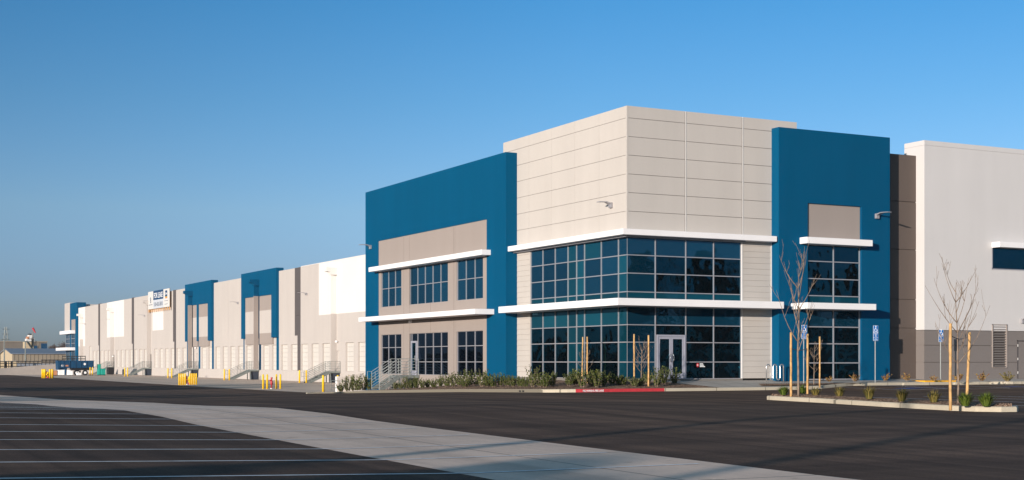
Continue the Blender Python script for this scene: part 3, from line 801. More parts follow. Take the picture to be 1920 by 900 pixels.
for px, py in ((773.5, 611),):
    y_ = yon(px, -.6); MB().lathe([(.01, 4.0 - .02), (.2, 4.0 - .0), (.16, 4.14), (.05, 4.2)], (-.70, y_)).build('dome_light', 'cap', B, True)
for px, py in ((482, 646), (634, 640), (369, 652), (214, 668)):
    y_ = yon(px, DX); t_ = (DX - CAM[0]) / ray(px)[0]; z_ = EYE + (677 - py) / F * t_
    MB().lathe([(.01, z_ - .15), (.17, z_ - .12), (.14, z_ + .06), (.03, z_ + .1)], (DX - .2, y_)).build('dome_light', 'cap', B, True)
for px, py in ((629, 656), (281, 666)):
    y_ = yon(px, DX); t_ = (DX - CAM[0]) / ray(px)[0]; z_ = EYE + (677 - py) / F * t_
    MB().box(DX - .12, DX, y_ - .14, y_ + .14, z_ - .18, z_ + .18).build('alarm_bell', 'red', B)
# louvre of white pipe on the wall by the first stair
# ---- far corner office, mirrored at the other end
FX = 16.35; fo = part('far_blue_portal', 'blue', MB().box(FX, FX + 1.9, 240.45, 248.2, -1.3, 13.7))
part('far_tower', 'beige', MB().box(FX - .02, FX + 2, 248.2, 254.5, 7.3, 13.9).box(FX + .3, FX + 2, 248.2, 254.4, -1.3, 7.3), fo)
part('far_roof_block', 'beige', MB().box(18.3, 40, 241, 256, 0, 13.35), fo)
part('far_inset', 'greige', MB().box(FX - .05, FX, 241.9, 246.2, 7.2, 10.2), fo)
for z0, z1, px in ((7.2, 7.9, .9), (3.7, 4.3, 1.7)):
    part('far_canopy', 'cap', MB().box(FX - px, FX + .2, 242.2, 255.5, z0, z1), fo)
glazing('far_window', 0, FX + .2, splits(248.4, 254.3, 4), [7.2, 6.2, 5.2, 4.3], [[b] * 4, [b] * 4, [b] * 4], .1)
glazing('far_window', 0, FX + .2, splits(248.4, 254.3, 4), [3.7, 2.5, 1.3, -.5], [[b] * 4, [k_] * 4, [k_] * 4], .1)
glazing('far_window', 0, FX - .06, splits(242.4, 246.4, 2), [7.2, 6.2, 5.2, 4.3], [[b] * 2, [b] * 2, [b] * 2], .1)
glazing('far_window', 0, FX - .06, splits(242.4, 246.4, 2), [3.7, 2.5, 1.3, -.5], [[b] * 2, [k_] * 2, [k_] * 2], .1)

# ------------------------------------------------------------------ lease banner
sb = empty('lease_banner', (DX - .4, 168.3, 0)); tag(sb, 'large white and navy for lease banner on timber posts at the roof edge', 'sign')
sb_o = (DX - .4, 168.3, 0)
def sp(name, mat, mb): return mb.build(name, mat, sb, off=sb_o)
y0, y1 = 161.2, 175.6; zb, zt = 10.05, 12.95
yl = y1 - (y1 - y0) * .255; yr = y1 - (y1 - y0) * .735
sp('left_panel', 'bannerwhite', MB().box(DX - .45, DX - .35, yl, y1, zb, zt))
sp('title_panel', 'navy', MB().box(DX - .455, DX - .35, yr, yl, zb + 1.42, zt + .02))
sp('number_panel', 'bannergrey', MB().box(DX - .455, DX - .35, yr, yl, zb, zb + 1.42))
sp('right_panel', 'bannerwhite', MB().box(DX - .45, DX - .35, y0, yr, zb, zt))
def st(name, body, w_, h_, mat, ya, z): return text(name, body, w_, h_, mat, sb, 'L', (DX - .46 - sb_o[0], ya - sb_o[1], z), .004)
st('title_lettering', 'FOR LEASE', (yl - yr) * .86, .88, 'signwhite', yl - (yl - yr) * .07, zb + 1.70)
st('number_lettering', '510-433-5810', (yl - yr) * .86, .66, 'ink', yl - (yl - yr) * .07, zb + .36)
st('left_mark', '8', .75, .95, 'ink', y1 - 1.45, zb + 1.0)
sp('small_print', 'ink', MB().box(DX - .456, DX - .45, y1 - 3.1, y1 - .6, zb + .66, zb + .76))
sp('emblem', 'navy', MB().box(DX - .458, DX - .45, yr - 2.6, yr - 1.2, zb + 1.65, zb + 2.65))
st('emblem_lettering', 'Colliers', 1.2, .36, 'signwhite', yr - 1.3, zb + 2.0)
sp('emblem_stripe', 'yellow', MB().box(DX - .458, DX - .45, yr - 2.6, yr - 1.2, zb + 1.52, zb + 1.65))
sp('emblem_stripe', 'red', MB().box(DX - .458, DX - .45, yr - 2.6, yr - 1.2, zb + 1.40, zb + 1.52))
sp('small_print', 'ink', MB().box(DX - .456, DX - .45, yr - 3.1, yr - .7, zb + .98, zb + 1.05))
sp('small_print', 'ink', MB().box(DX - .456, DX - .45, yr - 2.9, yr - .8, zb + .45, zb + .52))
for k in range(11):
    yy = y0 + .1 + (y1 - y0 - .4) * k / 10; sp('post', 'wood', MB().box(DX - .34, DX - .26, yy, yy + .42, zb - .5, zt - .1 if k else zt))

# ------------------------------------------------------------------ stairs with pipe rails
def rails(mb, path, h=1.07, nrail=6, rad=.022, post_at=None):
    """path: floor-line points (x,y,z); draws posts and parallel rails"""
    for k in range(nrail):
        dz = h - k * (h - .12) / (nrail - 1) if k else h
        mb.tube([(p[0], p[1], p[2] + dz) for p in path], rad if k == 0 else rad * .7, 5)
    pts = post_at or path
    for p in pts: mb.tube([(p[0], p[1], p[2] - .1), (p[0], p[1], p[2] + h)], rad, 5)
def make_stair(zf, zgd, width, land, run, nst, rmat='steel'):
    """local: wall at x=0, stair descends towards -x, y from 0 to width; z measured from zgd"""
    e = empty('steel_stair'); hgt = zf - zgd
    MB().box(-land, -.02, 0, width, hgt - .2, hgt).build('landing', 'steel', e)
    for s0 in (0.0, width - .06):
        MB().prism([(-land, hgt - .28), (-land, hgt), (-land - run, .12), (-land - run, .0), (-land - run + .35, .0)], 1, s0, s0 + .06).build('stringer', 'steel', e)
    for k in range(nst):
        x_ = -land - run * (k + .5) / nst; z_ = hgt * (1 - (k + 1) / (nst + 1)); MB().box(x_ - .15, x_ + .15, .065, width - .065, z_ - .05, z_).build('tread', 'steel', e)
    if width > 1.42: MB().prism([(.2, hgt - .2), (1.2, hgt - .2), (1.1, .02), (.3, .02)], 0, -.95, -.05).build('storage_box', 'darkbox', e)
    for y_ in (.08, width - .08):
        MB().box(-land + .02, -land + .12, y_ - .05, y_ + .05, -.1, hgt - .2).build('leg', 'steel', e)
    for y_ in (.03, width - .03):
        m = MB(); path = [(-.05, y_, hgt), (-land, y_, hgt), (-land - run, y_, .12)]
        mid = [(-.05, y_, hgt), (-land, y_, hgt), (-land - run * .5, y_, hgt * .5 + .06), (-land - run, y_, .12)]
        rails(m, path, post_at=mid + [(-land * .5, y_, hgt)])
        m.tube([(-land - run, y_, 1.19), (-land - run - .3, y_, 1.19), (-land - run - .3, y_, .7), (-land - run, y_, .7)], .02, 5)
        m.build('handrail', rmat, e)
    return e
zc0 = -.95
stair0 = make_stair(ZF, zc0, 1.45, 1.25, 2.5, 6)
names = ['nearest the office block', 'second from the office block', 'third from the office block, by the paired insets', 'fourth from the office block, beneath the lease banner bay', 'fifth and farthest, beside the blue dump trailer']
ys = [85.6 + 29.72 * k for k in range(5)]
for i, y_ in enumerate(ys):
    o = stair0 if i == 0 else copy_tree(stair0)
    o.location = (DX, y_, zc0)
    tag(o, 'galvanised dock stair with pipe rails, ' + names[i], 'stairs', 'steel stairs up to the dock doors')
sn = make_stair(FL, -.42, 1.4, 1.45, 1.35, 5, 'rail')
sn.location = (-.72, 24.35, -.42); sn.rotation_euler = (0, 0, 0)
tag(sn, 'steel entry stair with pipe railings climbing to the glazed side door of the office bay', 'stairs')
MB().box(-4.6, -3.2, 24.1, 26.2, -.75, -.45).build('stair_pad', 'walk')['kind'] = 'structure'
# back rail of the landing (seen against the glass)
m = MB(); rails(m, [(-1.99 + .6 - .6, 26.0, 0), (-1.99, 28.3, 0)], post_at=[(-1.99, 27.1, 0), (-1.99, 28.3, 0)])

# ramp guard wall left of the office bay
gw = MB().prism([(33.95, -1.2), (38.6, -1.2), (38.6, .22), (33.95, .55)], 0, -1.15, -.95).build('ramp_wall', 'wallconc'); tag(gw, 'low concrete guard wall of the ramp beside the blue office bay', 'wall')
tag(MB().box(-1.2, -.9, 38.6, 38.85, -1.2, .3).build('wall_post', 'signwhite'), 'white square post closing the end of the low ramp wall', 'post')
rl = empty('ramp_railing', (-3.0, 31.6, -.5)); tag(rl, 'small grey pipe railing between the shrubs left of the entry stair', 'railing')
m = MB()
for z in (.55, .05): m.tube([(0, 0, z), (0, 3.2, z)], .022, 5)
m.build('rail', 'steel', rl)
for y_ in (0, 1.6, 3.2): MB().tube([(0, y_, -.2), (0, y_, .55)], .022, 5).build('post', 'steel', rl)

# ------------------------------------------------------------------ bollards, hydrants
def make_bollard(h=1.15, r=.078):
    return MB().lathe([(r, -.05), (r, h - .05), (r * .85, h - .015), (r * .4, h + .01), (.01, h + .015)], n=12).build('bollard', 'yellow', smooth=True)
bol = make_bollard(); first = True
def put_bollard(px, py, z, label, group, hs=1.0, rs=1.):
    global first
    o = bol if first else bol.copy()
    if not first: C.objects.link(o)
    first = False
    x_, y_ = onz(px, py, z); o.location = (x_, y_, zg(x_, y_)); o.scale = (rs, rs, hs)
    tag(o, label, 'bollard', group)
ordn = ['first', 'second', 'third', 'fourth', 'fifth', 'sixth', 'seventh', 'eighth']
gz = -.94
for i, px in enumerate((336, 339.9, 343.6, 347.4)): put_bollard(px, 722, gz, f'yellow steel bollard left of the yellow hydrant, {ordn[i]} of its four', 'bollards guarding the yellow hydrant', 1.0, 1.)
for i, px in enumerate((356.6, 360.3, 364.2, 368.1)): put_bollard(px, 721.3, gz, f'yellow steel bollard right of the yellow hydrant, {ordn[i]} of its four', 'bollards guarding the yellow hydrant', 1.0, 1.)
for i, px in enumerate((493.4, 501)): put_bollard(px, 730, gz, ('outer' if i == 0 else 'inner') + ' yellow bollard left of the red standpipe', 'bollards guarding the red standpipe', 1.08)
for i, px in enumerate((518.2, 525.7)): put_bollard(px, 729.5, gz, ('inner' if i == 0 else 'outer') + ' yellow bollard right of the red standpipe', 'bollards guarding the red standpipe', 1.08)
pp = [((561.6, 574.3), 718, 'nearest the office block'), ((420.6, 430), 712.8, 'second from the office block'), ((315, 322.2), 708.8, 'third from the office block'), ((234, 239.3), 705.8, 'under the lease banner'), ((169, 173.6), 703.9, 'beside the blue dump trailer')]
for (a, c_), py, nm in pp:
    put_bollard(a, py, gz, f'left yellow bollard of the pair at the dock stair {nm}', 'bollard pairs at the dock stairs', 1.2, 1.15)
    put_bollard(c_, py, gz, f'right yellow bollard of the pair at the dock stair {nm}', 'bollard pairs at the dock stairs', 1.2, 1.15)
put_bollard(606, 735, -.9, 'yellow bollard standing alone at the tip of the planted kerb', 'bollards by the ramp wall', 1.1, 1.15)
put_bollard(633.5, 735.3, -.9, 'yellow bollard in front of the white end of the ramp wall', 'bollards by the ramp wall', 1.1, 1.15)
put_bollard(655, 735.5, -.9, 'yellow bollard rising behind the shrubs against the ramp wall', 'bollards by the ramp wall', 1.1, 1.15)
for i, px in enumerate((79.5, 82, 84.2)): put_bollard(px, 709, gz, f'yellow bollard left of the farthest hydrant, {ordn[i]} of three side by side', 'bollards round the farthest hydrant', 1.1, 1.8)
for i, px in enumerate((93.6, 98.3)): put_bollard(px, 709, gz, ('inner' if i == 0 else 'outer') + ' yellow bollard right of the farthest hydrant', 'bollards round the farthest hydrant', 1.1, 1.8)
def hydrant(px, py, z, label, mat='yellow', base='red', s=1.):
    x_, y_ = onz(px, py, z); e = empty('fire_hydrant', (x_, y_, zg(x_, y_))); e.scale = (s, s, s); tag(e, label, 'hydrant')
    MB().lathe([(.19, -.02), (.19, .05), (.13, .06), (.12, .18)]).build('base', base, e, True)
    MB().lathe([(.12, .18), (.12, .55), (.16, .56), (.16, .60), (.135, .62), (.12, .70), (.07, .77), (.03, .79), (.03, .83)]).build('barrel', mat, e, True)
    MB().tube([(0, 0, .45), (-.14, -.10, .45), (-.2, -.15, .45)], [.07, .07, .085], 8).build('outlet', mat, e)
    MB().tube([(0, 0, .45), (.16, .05, .45)], [.06, .06], 8).build('outlet', mat, e); return e
hydrant(355.3, 720.5, gz, 'yellow fire hydrant with red foot between two rows of bollards', s=1.05)
hydrant(89.7, 708.4, gz, 'small far yellow hydrant with red foot left of the blue dump trailer', s=1.1)
def standpipe(px, py, z, label, mat, s=1.):
    x_, y_ = onz(px, py, z); e = empty('standpipe', (x_, y_, zg(x_, y_))); e.scale = (s, s, s); tag(e, label, 'standpipe')
    MB().lathe([(.05, 0), (.05, .3), (.09, .31), (.09, .55), (.05, .6), (.05, .75), (.08, .76), (.08, .84), (.03, .86)]).build('riser', mat, e, True)
    MB().tube([(0, 0, .62), (-.16, -.05, .64)], [.05, .06], 8).build('outlet', mat, e)
    MB().lathe([(.10, -.02), (.10, .05), (.02, .06)]).build('foot', 'signwhite', e)
standpipe(509.3, 729.5, gz, 'red standpipe between two pairs of yellow bollards', 'red', 1.15)
standpipe(350.3, 721, gz, 'dark red post valve beside the yellow hydrant', 'dred', 1.05)
standpipe(87.3, 708.4, gz, 'dark red post valve among the farthest bollards', 'dred', 1.1)

# ------------------------------------------------------------------ accessible signs
def ada(px, label, zb_, zt_, Y=-2.0, kind=0):
    x_ = xon(px, Y); z0 = .36; e = empty('parking_sign', (x_, Y, z0)); tag(e, label, 'sign', 'blue accessible parking signs')
    MB().tube([(0, 0, -.1), (0, 0, zt_ - z0 - .02)], .025, 8).build('post', 'rail', e)
    w_ = .16; pl = MB().box(-w_ - .012, w_ + .012, -.045, -.034, zb_ - z0 - .012, zt_ - z0 + .012).build('plate', 'signwhite', e)
    h = zt_ - zb_; b_ = zb_ - z0
    MB().box(-w_, w_, -.049, -.046, b_ + h * .6, b_ + h).build('symbol_panel', 'signblue', pl)
    cz = b_ + h * .76; m = MB(); m.tube([(.085 * math.cos(R(a)), -.053, cz - .04 + .085 * math.sin(R(a))) for a in range(110, 400, 24)], .014, 5)
    m.tube([(0, -.053, cz + .15), (-.005, -.053, cz + .02), (.07, -.053, cz + .01), (.10, -.053, cz - .09)], .016, 5)
    m.lathe([(.03, cz + .15), (.03, cz + .19)], (0, -.053), 8)
    m.build('wheelchair_symbol', 'signwhite', pl)
    MB().box(-w_, w_, -.049, -.046, b_ + h * .2, b_ + h * .535).build('fine_panel', 'signblue', pl)
    MB().box(-w_, w_, -.049, -.046, b_ + .0, b_ + h * .18).build('van_panel', 'signblue', pl)
    text('lettering', 'PARKING\nONLY', .24, h * .055, 'signblue', pl, 'R', (-.12, -.047, b_ + h * .54), .002)
    text('lettering', 'MINIMUM\nFINE\n$250', .24, h * .24, 'signwhite', pl, 'R', (-.12, -.051, b_ + h * .25), .002)
    text('lettering', 'VAN\nACCESSIBLE', .24, h * .11, 'signwhite', pl, 'R', (-.12, -.051, b_ + h * .035), .002)
for px, lab, a, c_ in ((1507, 'blue accessible parking sign behind the young tree and stakes at the island tip', 2.62, 3.32), (1641, 'blue accessible parking sign against the plain blue wall right of the glazing', 2.56, 3.35), (1763.5, 'blue accessible parking sign against the pale end wall with grey base', 2.52, 3.17)):
    ada(px, lab, a, c_)
# bike rack: a wave of bent pipe
x0 = xon(1437, -1.1); x1 = xon(1469, -1.1)
e = empty('bike_rack', (x0, -1.1, .36)); tag(e, 'wavy stainless pipe bicycle rack on the walk by the siding', 'bike rack')
m = MB(); W_ = x1 - x0; pts = []
r_ = W_ / 10 * 1.0; r_ = W_ / 10
pts.append((0, 0, -.05))
cxs = [r_, 3 * r_, 5 * r_, 7 * r_, 9 * r_]
for i, c_ in enumerate(cxs):
    up = i % 2 == 0; zc = .80 if up else .22
    for a in range(0, 181, 20):
        s__ = math.sin(R(a)) * r_; pts.append((c_ - r_ * math.cos(R(a)), 0, zc + (s__ if up else -s__)))
pts.append((W_, 0, -.05)); m.tube(pts, .032, 8); m.build('pipe', 'bright', e, True)

# ------------------------------------------------------------------ planting
def stake(px, py, h, label, z=ISZ, lean=0., rad=.043, Y=None):
    x_, y_ = onz(px, py, z) if Y is None else (xon(px, Y), Y); rn = random.Random(int(px))
    m = MB(); n_ = 9
    m.tube([(lean * k / n_ + rn.uniform(-.006, .006), rn.uniform(-.006, .006), -.15 + (h + .15) * k / n_) for k in range(n_ + 1)], [rad * (1 + rn.uniform(-.08, .08)) for k in range(n_ + 1)], 8)
    o = m.build('tree_stake', 'stake', smooth=True); o.location = (x_, y_, z); tag(o, label, 'stake', 'lodgepole tree stakes')
    return x_, y_
def young_tree(px, py, h, seed, label, z=ISZ, rad=.035, spread=.3, n1=9, lo=.3, cat='tree', Y=None):
    x_, y_ = onz(px, py, z) if Y is None else (xon(px, Y), Y); e = empty('young_tree', (x_, y_, z)); tag(e, label, cat, 'bare young trees')
    rn = random.Random(seed); trunk = MB(); N = 12; tp = []
    p = Vector((0, 0, -.05))
    for k in range(N + 1):
        tp.append(p.copy()); p += Vector((rn.uniform(-.03, .03) * h * .12, rn.uniform(-.03, .03) * h * .12, h * .82 / N))
    trunk.tube(tp, [rad * (1 - .82 * k / N) for k in range(N + 1)], 6)
    trunk.build('trunk', 'bark', e, True)
    cr = MB()
    def branch(p, d, ln, r0, lev):
        pts = [p.copy()]; q = p.copy(); dd = d.copy(); n_ = 6
        for k in range(n_):
            dd += Vector((rn.uniform(-.07, .07), rn.uniform(-.07, .07), .13 if lev == 0 else .10)); dd.normalize()
            q = q + dd * ln / n_; pts.append(q.copy())
        cr.tube(pts, [max(.0045, r0 * (1 - .8 * k / n_)) for k in range(n_ + 1)], 4)
        if lev < 2:
            for k in range(rn.randint(2, 4) if lev == 0 else rn.randint(1, 2)):
                i = rn.randint(1, n_ - 1); a = rn.uniform(0, 6.28)
                side = Vector((math.cos(a), math.sin(a), rn.uniform(.2, .9))).normalized()
                branch(pts[i], (dd * .9 + side * .8).normalized(), ln * rn.uniform(.25, .5), r0 * .5, lev + 1)
    for k in range(n1):
        u = lo + (1 - lo) * (k / n1) ** .9; i = min(N - 1, int(u * N)); a = k * 2.4 + rn.uniform(-.5, .5)
        d_ = Vector((math.cos(a) * spread * 1.3, math.sin(a) * spread * 1.3, rn.uniform(.35, .75))).normalized()
        branch(tp[i], d_, h * rn.uniform(.34, .56) * (1.05 - .55 * u), rad * .42, 0)
    cr.build('crown', 'bark', e, True)
    return x_, y_
def tie(a, b_, z, z0, label):
    m = MB(); A = Vector((*a, z0 + z)); B_ = Vector((*b_, z0 + z))
    m.tube([tuple(A.lerp(B_, k / 6) + Vector((0, 0, -.07 * math.sin(math.pi * k / 6)))) for k in range(7)], .013, 4)
    o = m.build('tree_tie', 'black'); tag(o, label, 'tree tie')
s1 = stake(1483, 740, 2.28, 'pale peeled stake left of the island tree nearest the entrance'); s2 = stake(1514, 738.5, 2.25, 'pale peeled stake right of the island tree nearest the entrance')
t1 = young_tree(1497, 740.5, 5.75, 5, 'tall bare young tree between stakes at the island tip before the blue wall', spread=.26, n1=11, lo=.36, rad=.045); tie(s1, s2, 1.7, ISZ, 'black rubber tie from the tall tree at the island tip to its stakes')
s3 = stake(1782, 759.5, 2.32, 'pale stake left of the bare tree at the near end of the island', .2); s4 = stake(1812, 752, 2.15, 'pale leaning stake right of the bare tree at the near end of the island', .2, .14)
t2 = young_tree(1796.5, 756, 4.45, 12, 'bare spreading young tree at the near end of the island before the pale wall', .2, spread=.36, n1=12, lo=.34, rad=.036); tie(s3, s4, 1.98, .2, 'black rubber tie joining the two stakes of the near island tree')
stake(1189, 716.5, 2.48, 'thin stake left of the small tree in front of the corner glass', .30, 0, .042, -1.5); stake(1216, 721, 2.5, 'thin stake right of the small tree in front of the corner glass', .22, 0, .042, -2.3)
young_tree(1203, 716, 2.5, 21, 'small bare sapling among shrubs left of the entrance doors', .26, spread=.55, n1=13, lo=.35, rad=.035, Y=-1.9)
stake(1091, 716, 2.35, 'left stake of the close pair before the long corner glazing', .36, .06, .038); stake(1101, 717, 2.33, 'right stake of the close pair before the long corner glazing', .36, 0, .038)
young_tree(1096, 716, 2.0, 24, 'thin bare sapling between the close pair of stakes', .36, spread=.6, n1=8, lo=.35, rad=.022)
stake(1537, 721, 2.35, 'thin stake by the little tree before the right blue bay', .3, 0, .04)
young_tree(1526, 719.5, 2.25, 33, 'little bare tree before the glazing of the right blue bay', .3, spread=.7, n1=9, lo=.4, rad=.03)

def shrub_mesh(seed, n_st=16, h=.75, spread=.5, leaf=.075, per=26):
    rn = random.Random(seed); lf = MB(); stm = MB()
    for k in range(n_st):
        a = rn.uniform(0, 6.28); tilt = rn.uniform(.05, spread); L_ = h * rn.uniform(.6, 1.15)
        d_ = Vector((math.cos(a) * tilt, math.sin(a) * tilt, 1)).normalized(); p0 = Vector((math.cos(a) * .06, math.sin(a) * .06, 0))
        tip = p0 + d_ * L_; stm.tube([tuple(p0), tuple(tip)], [.008, .003], 3, False)
        for j in range(per):
            u = .12 + .9 * j / per; q = p0 + d_ * L_ * u; b_ = rn.uniform(0, 6.28)
            o = Vector((math.cos(b_), math.sin(b_), rn.uniform(.1, 1.1))).normalized(); s_v = o.cross(Vector((rn.uniform(-1, 1), rn.uniform(-1, 1), rn.uniform(-1, 1)))).normalized()
            ln = leaf * rn.uniform(.7, 1.3); wd = ln * .34
            q2 = q + o * ln; lf.quad(tuple(q), tuple(q + o * ln * .5 + s_v * wd), tuple(q2), tuple(q + o * ln * .5 - s_v * wd))
    return stm, lf
def plant_proto(name, seed, mat='shrub', **k):
    stm, lf = shrub_mesh(seed, **k); e = empty(name, (0, 0, -50)); stm.build('stems', 'bark', e); lf.build('leaves', mat, e); return e
protos = [plant_proto('shrub', s, h=hh, n_st=nn, spread=sp_) for s, hh, nn, sp_ in ((1, .75, 20, .55), (2, .62, 22, .75), (3, .85, 18, .45), (4, .68, 24, .65), (5, .5, 22, .9))]
usedp = set()
def place(px, py, z, pi, s, label, group, pr=protos, zoff=0):
    x_, y_ = onz(px, py, z); p = pr[pi]
    if id(p) in usedp: o = copy_tree(p)
    else: o = p; usedp.add(id(p))
    o.location = (x_, y_, z + zoff); rn = random.Random(int(px * 7)); o.rotation_euler = (0, 0, rn.uniform(0, 6.28)); o.scale = (s, s, s * rn.uniform(.9, 1.1)); tag(o, label, 'shrub', group); return o
sh = [640, 652, 663, 672, 683, 692, 740, 751, 762, 771, 781, 792, 803, 814, 826, 838, 850, 861, 871, 881, 892, 903, 914, 926, 938, 951, 963, 975, 985, 999, 1012, 1022, 1037, 1066, 1078, 1092, 1108, 1119, 1130, 1148, 1161, 1168, 1190, 1201, 1213, 1232, 1245]
rn = random.Random(4)
tens = ['first', 'second', 'third', 'fourth', 'fifth', 'sixth', 'seventh', 'eighth', 'ninth', 'tenth', 'eleventh', 'twelfth', 'thirteenth', 'fourteenth', 'fifteenth', 'sixteenth', 'seventeenth', 'eighteenth', 'nineteenth', 'twentieth', 'twenty first', 'twenty second', 'twenty third', 'twenty fourth']
def Yfor(px, X): return yon(px, X)
ia = ib = ic = 0
for px in sh:
    if px < 1060:
        X_ = -4.3 + rn.uniform(-.3, .8); Y_ = yon(px, X_); big = rn.uniform(.8, 1.12)
        u = (X_ + 5.86) / 5.2; z_ = (zg(-5.9, Y_) + .13) * (1 - u) + zbase(Y_) * u
    else:
        Y_ = -2.0 + rn.uniform(-.6, .8); X_ = xon(px, Y_); big = rn.uniform(.85, 1.1); z_ = .13 + (Y_ + 3.34) / 3.4 * .29
    if px in (1108, 1119): big = 1.12
    if 735 < px < 800: big *= .82
    if px < 735: big *= 1.15; lab = f'leafy green shrub left of the entry stair, {tens[ia]} from the left'; ia += 1
    elif px < 966: lab = f'leafy green shrub below the blue bay, {tens[ib]} to the right of the entry stair'; ib += 1
    elif px < 1060: lab = f'leafy green shrub below the beige siding and corner glass, {tens[ic]} right of the blue bay'; ic += 1; 
    else:
        if px == 1066: ic = 0
        lab = f'leafy green shrub behind the red kerb, {tens[ic]} counted towards the entrance doors'; ic += 1
    p = protos[rn.randint(0, 4)]
    if id(p) in usedp: o = copy_tree(p)
    else: o = p; usedp.add(id(p))
    o.location = (X_, Y_, z_ - .02); o.rotation_euler = (0, 0, rn.uniform(0, 6.28)); o.scale = (big, big, big * rn.uniform(.9, 1.1)); tag(o, lab, 'shrub', 'shrubs in the mulch bed')
place(1265, 722.5, .22, 0, 1.05, 'lone upright shrub in front of the glazed entrance doors', 'shrubs in the mulch bed')
# grass tufts
def tuft_mesh(seed, n_=150, h=.42, sp_=.8, wd=.012):
    rn = random.Random(seed); m = MB()
    for k in range(n_):
        a = rn.uniform(0, 6.28); r0 = rn.uniform(0, .10); L_ = h * rn.uniform(.6, 1.15); t_ = rn.uniform(.1, sp_)
        b0 = Vector((math.cos(a) * r0, math.sin(a) * r0, 0)); dr = Vector((math.cos(a), math.sin(a), 0)); s_v = Vector((-math.sin(a), math.cos(a), 0)) * wd
        mid = b0 + dr * t_ * L_ * .45 + Vector((0, 0, L_ * .6)); tip = b0 + dr * t_ * L_ * 1.15 + Vector((0, 0, L_ * (1 - t_ * .35)))
        i = len(m.v); m.v += [tuple(b0 - s_v), tuple(b0 + s_v), tuple(mid + s_v * .8), tuple(mid - s_v * .8), tuple(tip)]
        m.f += [(i, i + 1, i + 2, i + 3), (i + 3, i + 2, i + 4)]
    return m
def tuft(px, py, z, mat, seed, label, h=.4, n_=150, sp_=.8):
    o = tuft_mesh(seed, n_, h, sp_).build('grass_tuft', mat); x_, y_ = onz(px, py, z); o.location = (x_, y_, z - .02); tag(o, label, 'grass tuft', 'grass tufts on the mulch'); return o
tuft(1469, 739.5, ISZ, 'tuft', 1, 'bright green grass tuft left of the first stake at the island tip', .36, 260, 1.1)
tuft(1504, 738, ISZ, 'tuft', 2, 'bright green grass tuft between the two stakes at the island tip', .38, 240, 1.0)
tuft(1529, 741, ISZ, 'drytuft', 3, 'brownish tuft just right of the stakes at the island tip', .36, 120, 1.2)
tuft(1574, 743, ISZ, 'drytuft', 4, 'small olive tuft, second of the dry tufts along the island', .38, 130, .9)
tuft(1630, 747, ISZ, 'drytuft', 5, 'olive tuft midway along the island before the right blue bay', .46, 160, .8)
tuft(1691, 751.5, ISZ, 'drytuft', 6, 'feathery olive tuft on the island before the dark recess', .44, 160, .9)
tuft(1751, 753, ISZ, 'drytuft', 7, 'dull olive tuft just left of the near island tree', .40, 140, 1.1)
tuft(1810, 760, .18, 'tuft', 8, 'lush green grass tuft at the foot of the near leaning stake', .42, 320, 1.1)
tuft(1849, 760.5, .18, 'tuft', 9, 'lush green grass tuft at the near end of the island', .42, 320, 1.1)
rp = [plant_proto('low_shrub', s, 'redleaf', h=hh, n_st=12, spread=1.1, leaf=.09, per=12) for s, hh in ((11, .42), (12, .5), (13, .36))]
gp_ = [plant_proto('low_shrub', 14, 'drytuft', h=.45, n_st=14, spread=1., leaf=.08, per=16)]
for px, py, i, s, lab in ((1603, 715.5, 1, .85, 'golden low shrub at the foot of the right glazing edge'), (1660, 714, 0, 1., 'yellow leaved low shrub before the blue wall by the sign'), (1701, 714, 1, .9, 'orange low shrub before the dark recess'), (1751, 714, 0, .75, 'small olive shrub left of the third parking sign'), (1797, 714.5, 2, 1.1, 'reddish low shrub behind the near island tree'), (1841, 714.5, 1, 1.05, 'tall reddish shrub left of the wall louver'), (1555, 715.5, 2, .7, 'small russet shrub before the right glazing')):
    place(px, py, .37, i, s, lab, 'low shrubs along the foot of the front wall', rp)
place(1889, 715.5, .37, 0, 1.1, 'olive green low shrub below the wall louver', 'low shrubs along the foot of the front wall', gp_)

# wheel stops
for px, lab in ((1660, 'pale concrete wheel stop before the blue bay'), (1801, 'pale concrete wheel stop behind the near island tree')):
    x_, y_ = onz(px, 720.5, .17); o = MB().prism([(-.9, 0), (.9, 0), (.86, .12), (-.86, .12)], 1, -.08, .08).build('wheel_stop', 'kerb'); o.location = (x_, -3.3, zg(x_, -3.3)); tag(o, lab, 'wheel stop', 'concrete wheel stops')

# ------------------------------------------------------------------ far left: yard, sheds, plant
def fbox(name, mat, x0px, x1px, ytop, ybot, t, depth, parent=None, off=None):
    a = at(x0px, ytop, t); Y = a[1]; x1 = xon(x1px, Y); z0 = at(x0px, ybot, t)[2]
    return MB().box(a[0], x1, Y, Y + depth, z0, a[2]).build(name, mat, parent)
# retaining wall of the far ramp
a = at(-120, 700, 236); b_ = at(150, 700, 250)
m = MB(); m.prism([(0, 0), (1, 0), (1, 1), (0, 1)], 2, 0, 1); m = MB()
A = Vector((a[0], a[1], 0)); Bv = Vector((b_[0], b_[1], 0)); nrm = Vector((-(Bv - A).y, (Bv - A).x, 0)).normalized() * .4
zt0 = at(-120, 700, 236)[2]; zt1 = at(150, 679, 250)[2]
q = [A, Bv, Bv + nrm, A + nrm]
m.v = [(p.x, p.y, -1.3) for p in q] + [(q[0].x, q[0].y, zt0), (q[1].x, q[1].y, zt1), (q[2].x, q[2].y, zt1), (q[3].x, q[3].y, zt0)]
m.f = [(0, 1, 2, 3), (4, 5, 6, 7), (0, 1, 5, 4), (1, 2, 6, 5), (2, 3, 7, 6), (3, 0, 4, 7)]
tag(m.build('retaining_wall', 'wallconc'), 'long pale concrete retaining wall rising towards the far blue office', 'wall')
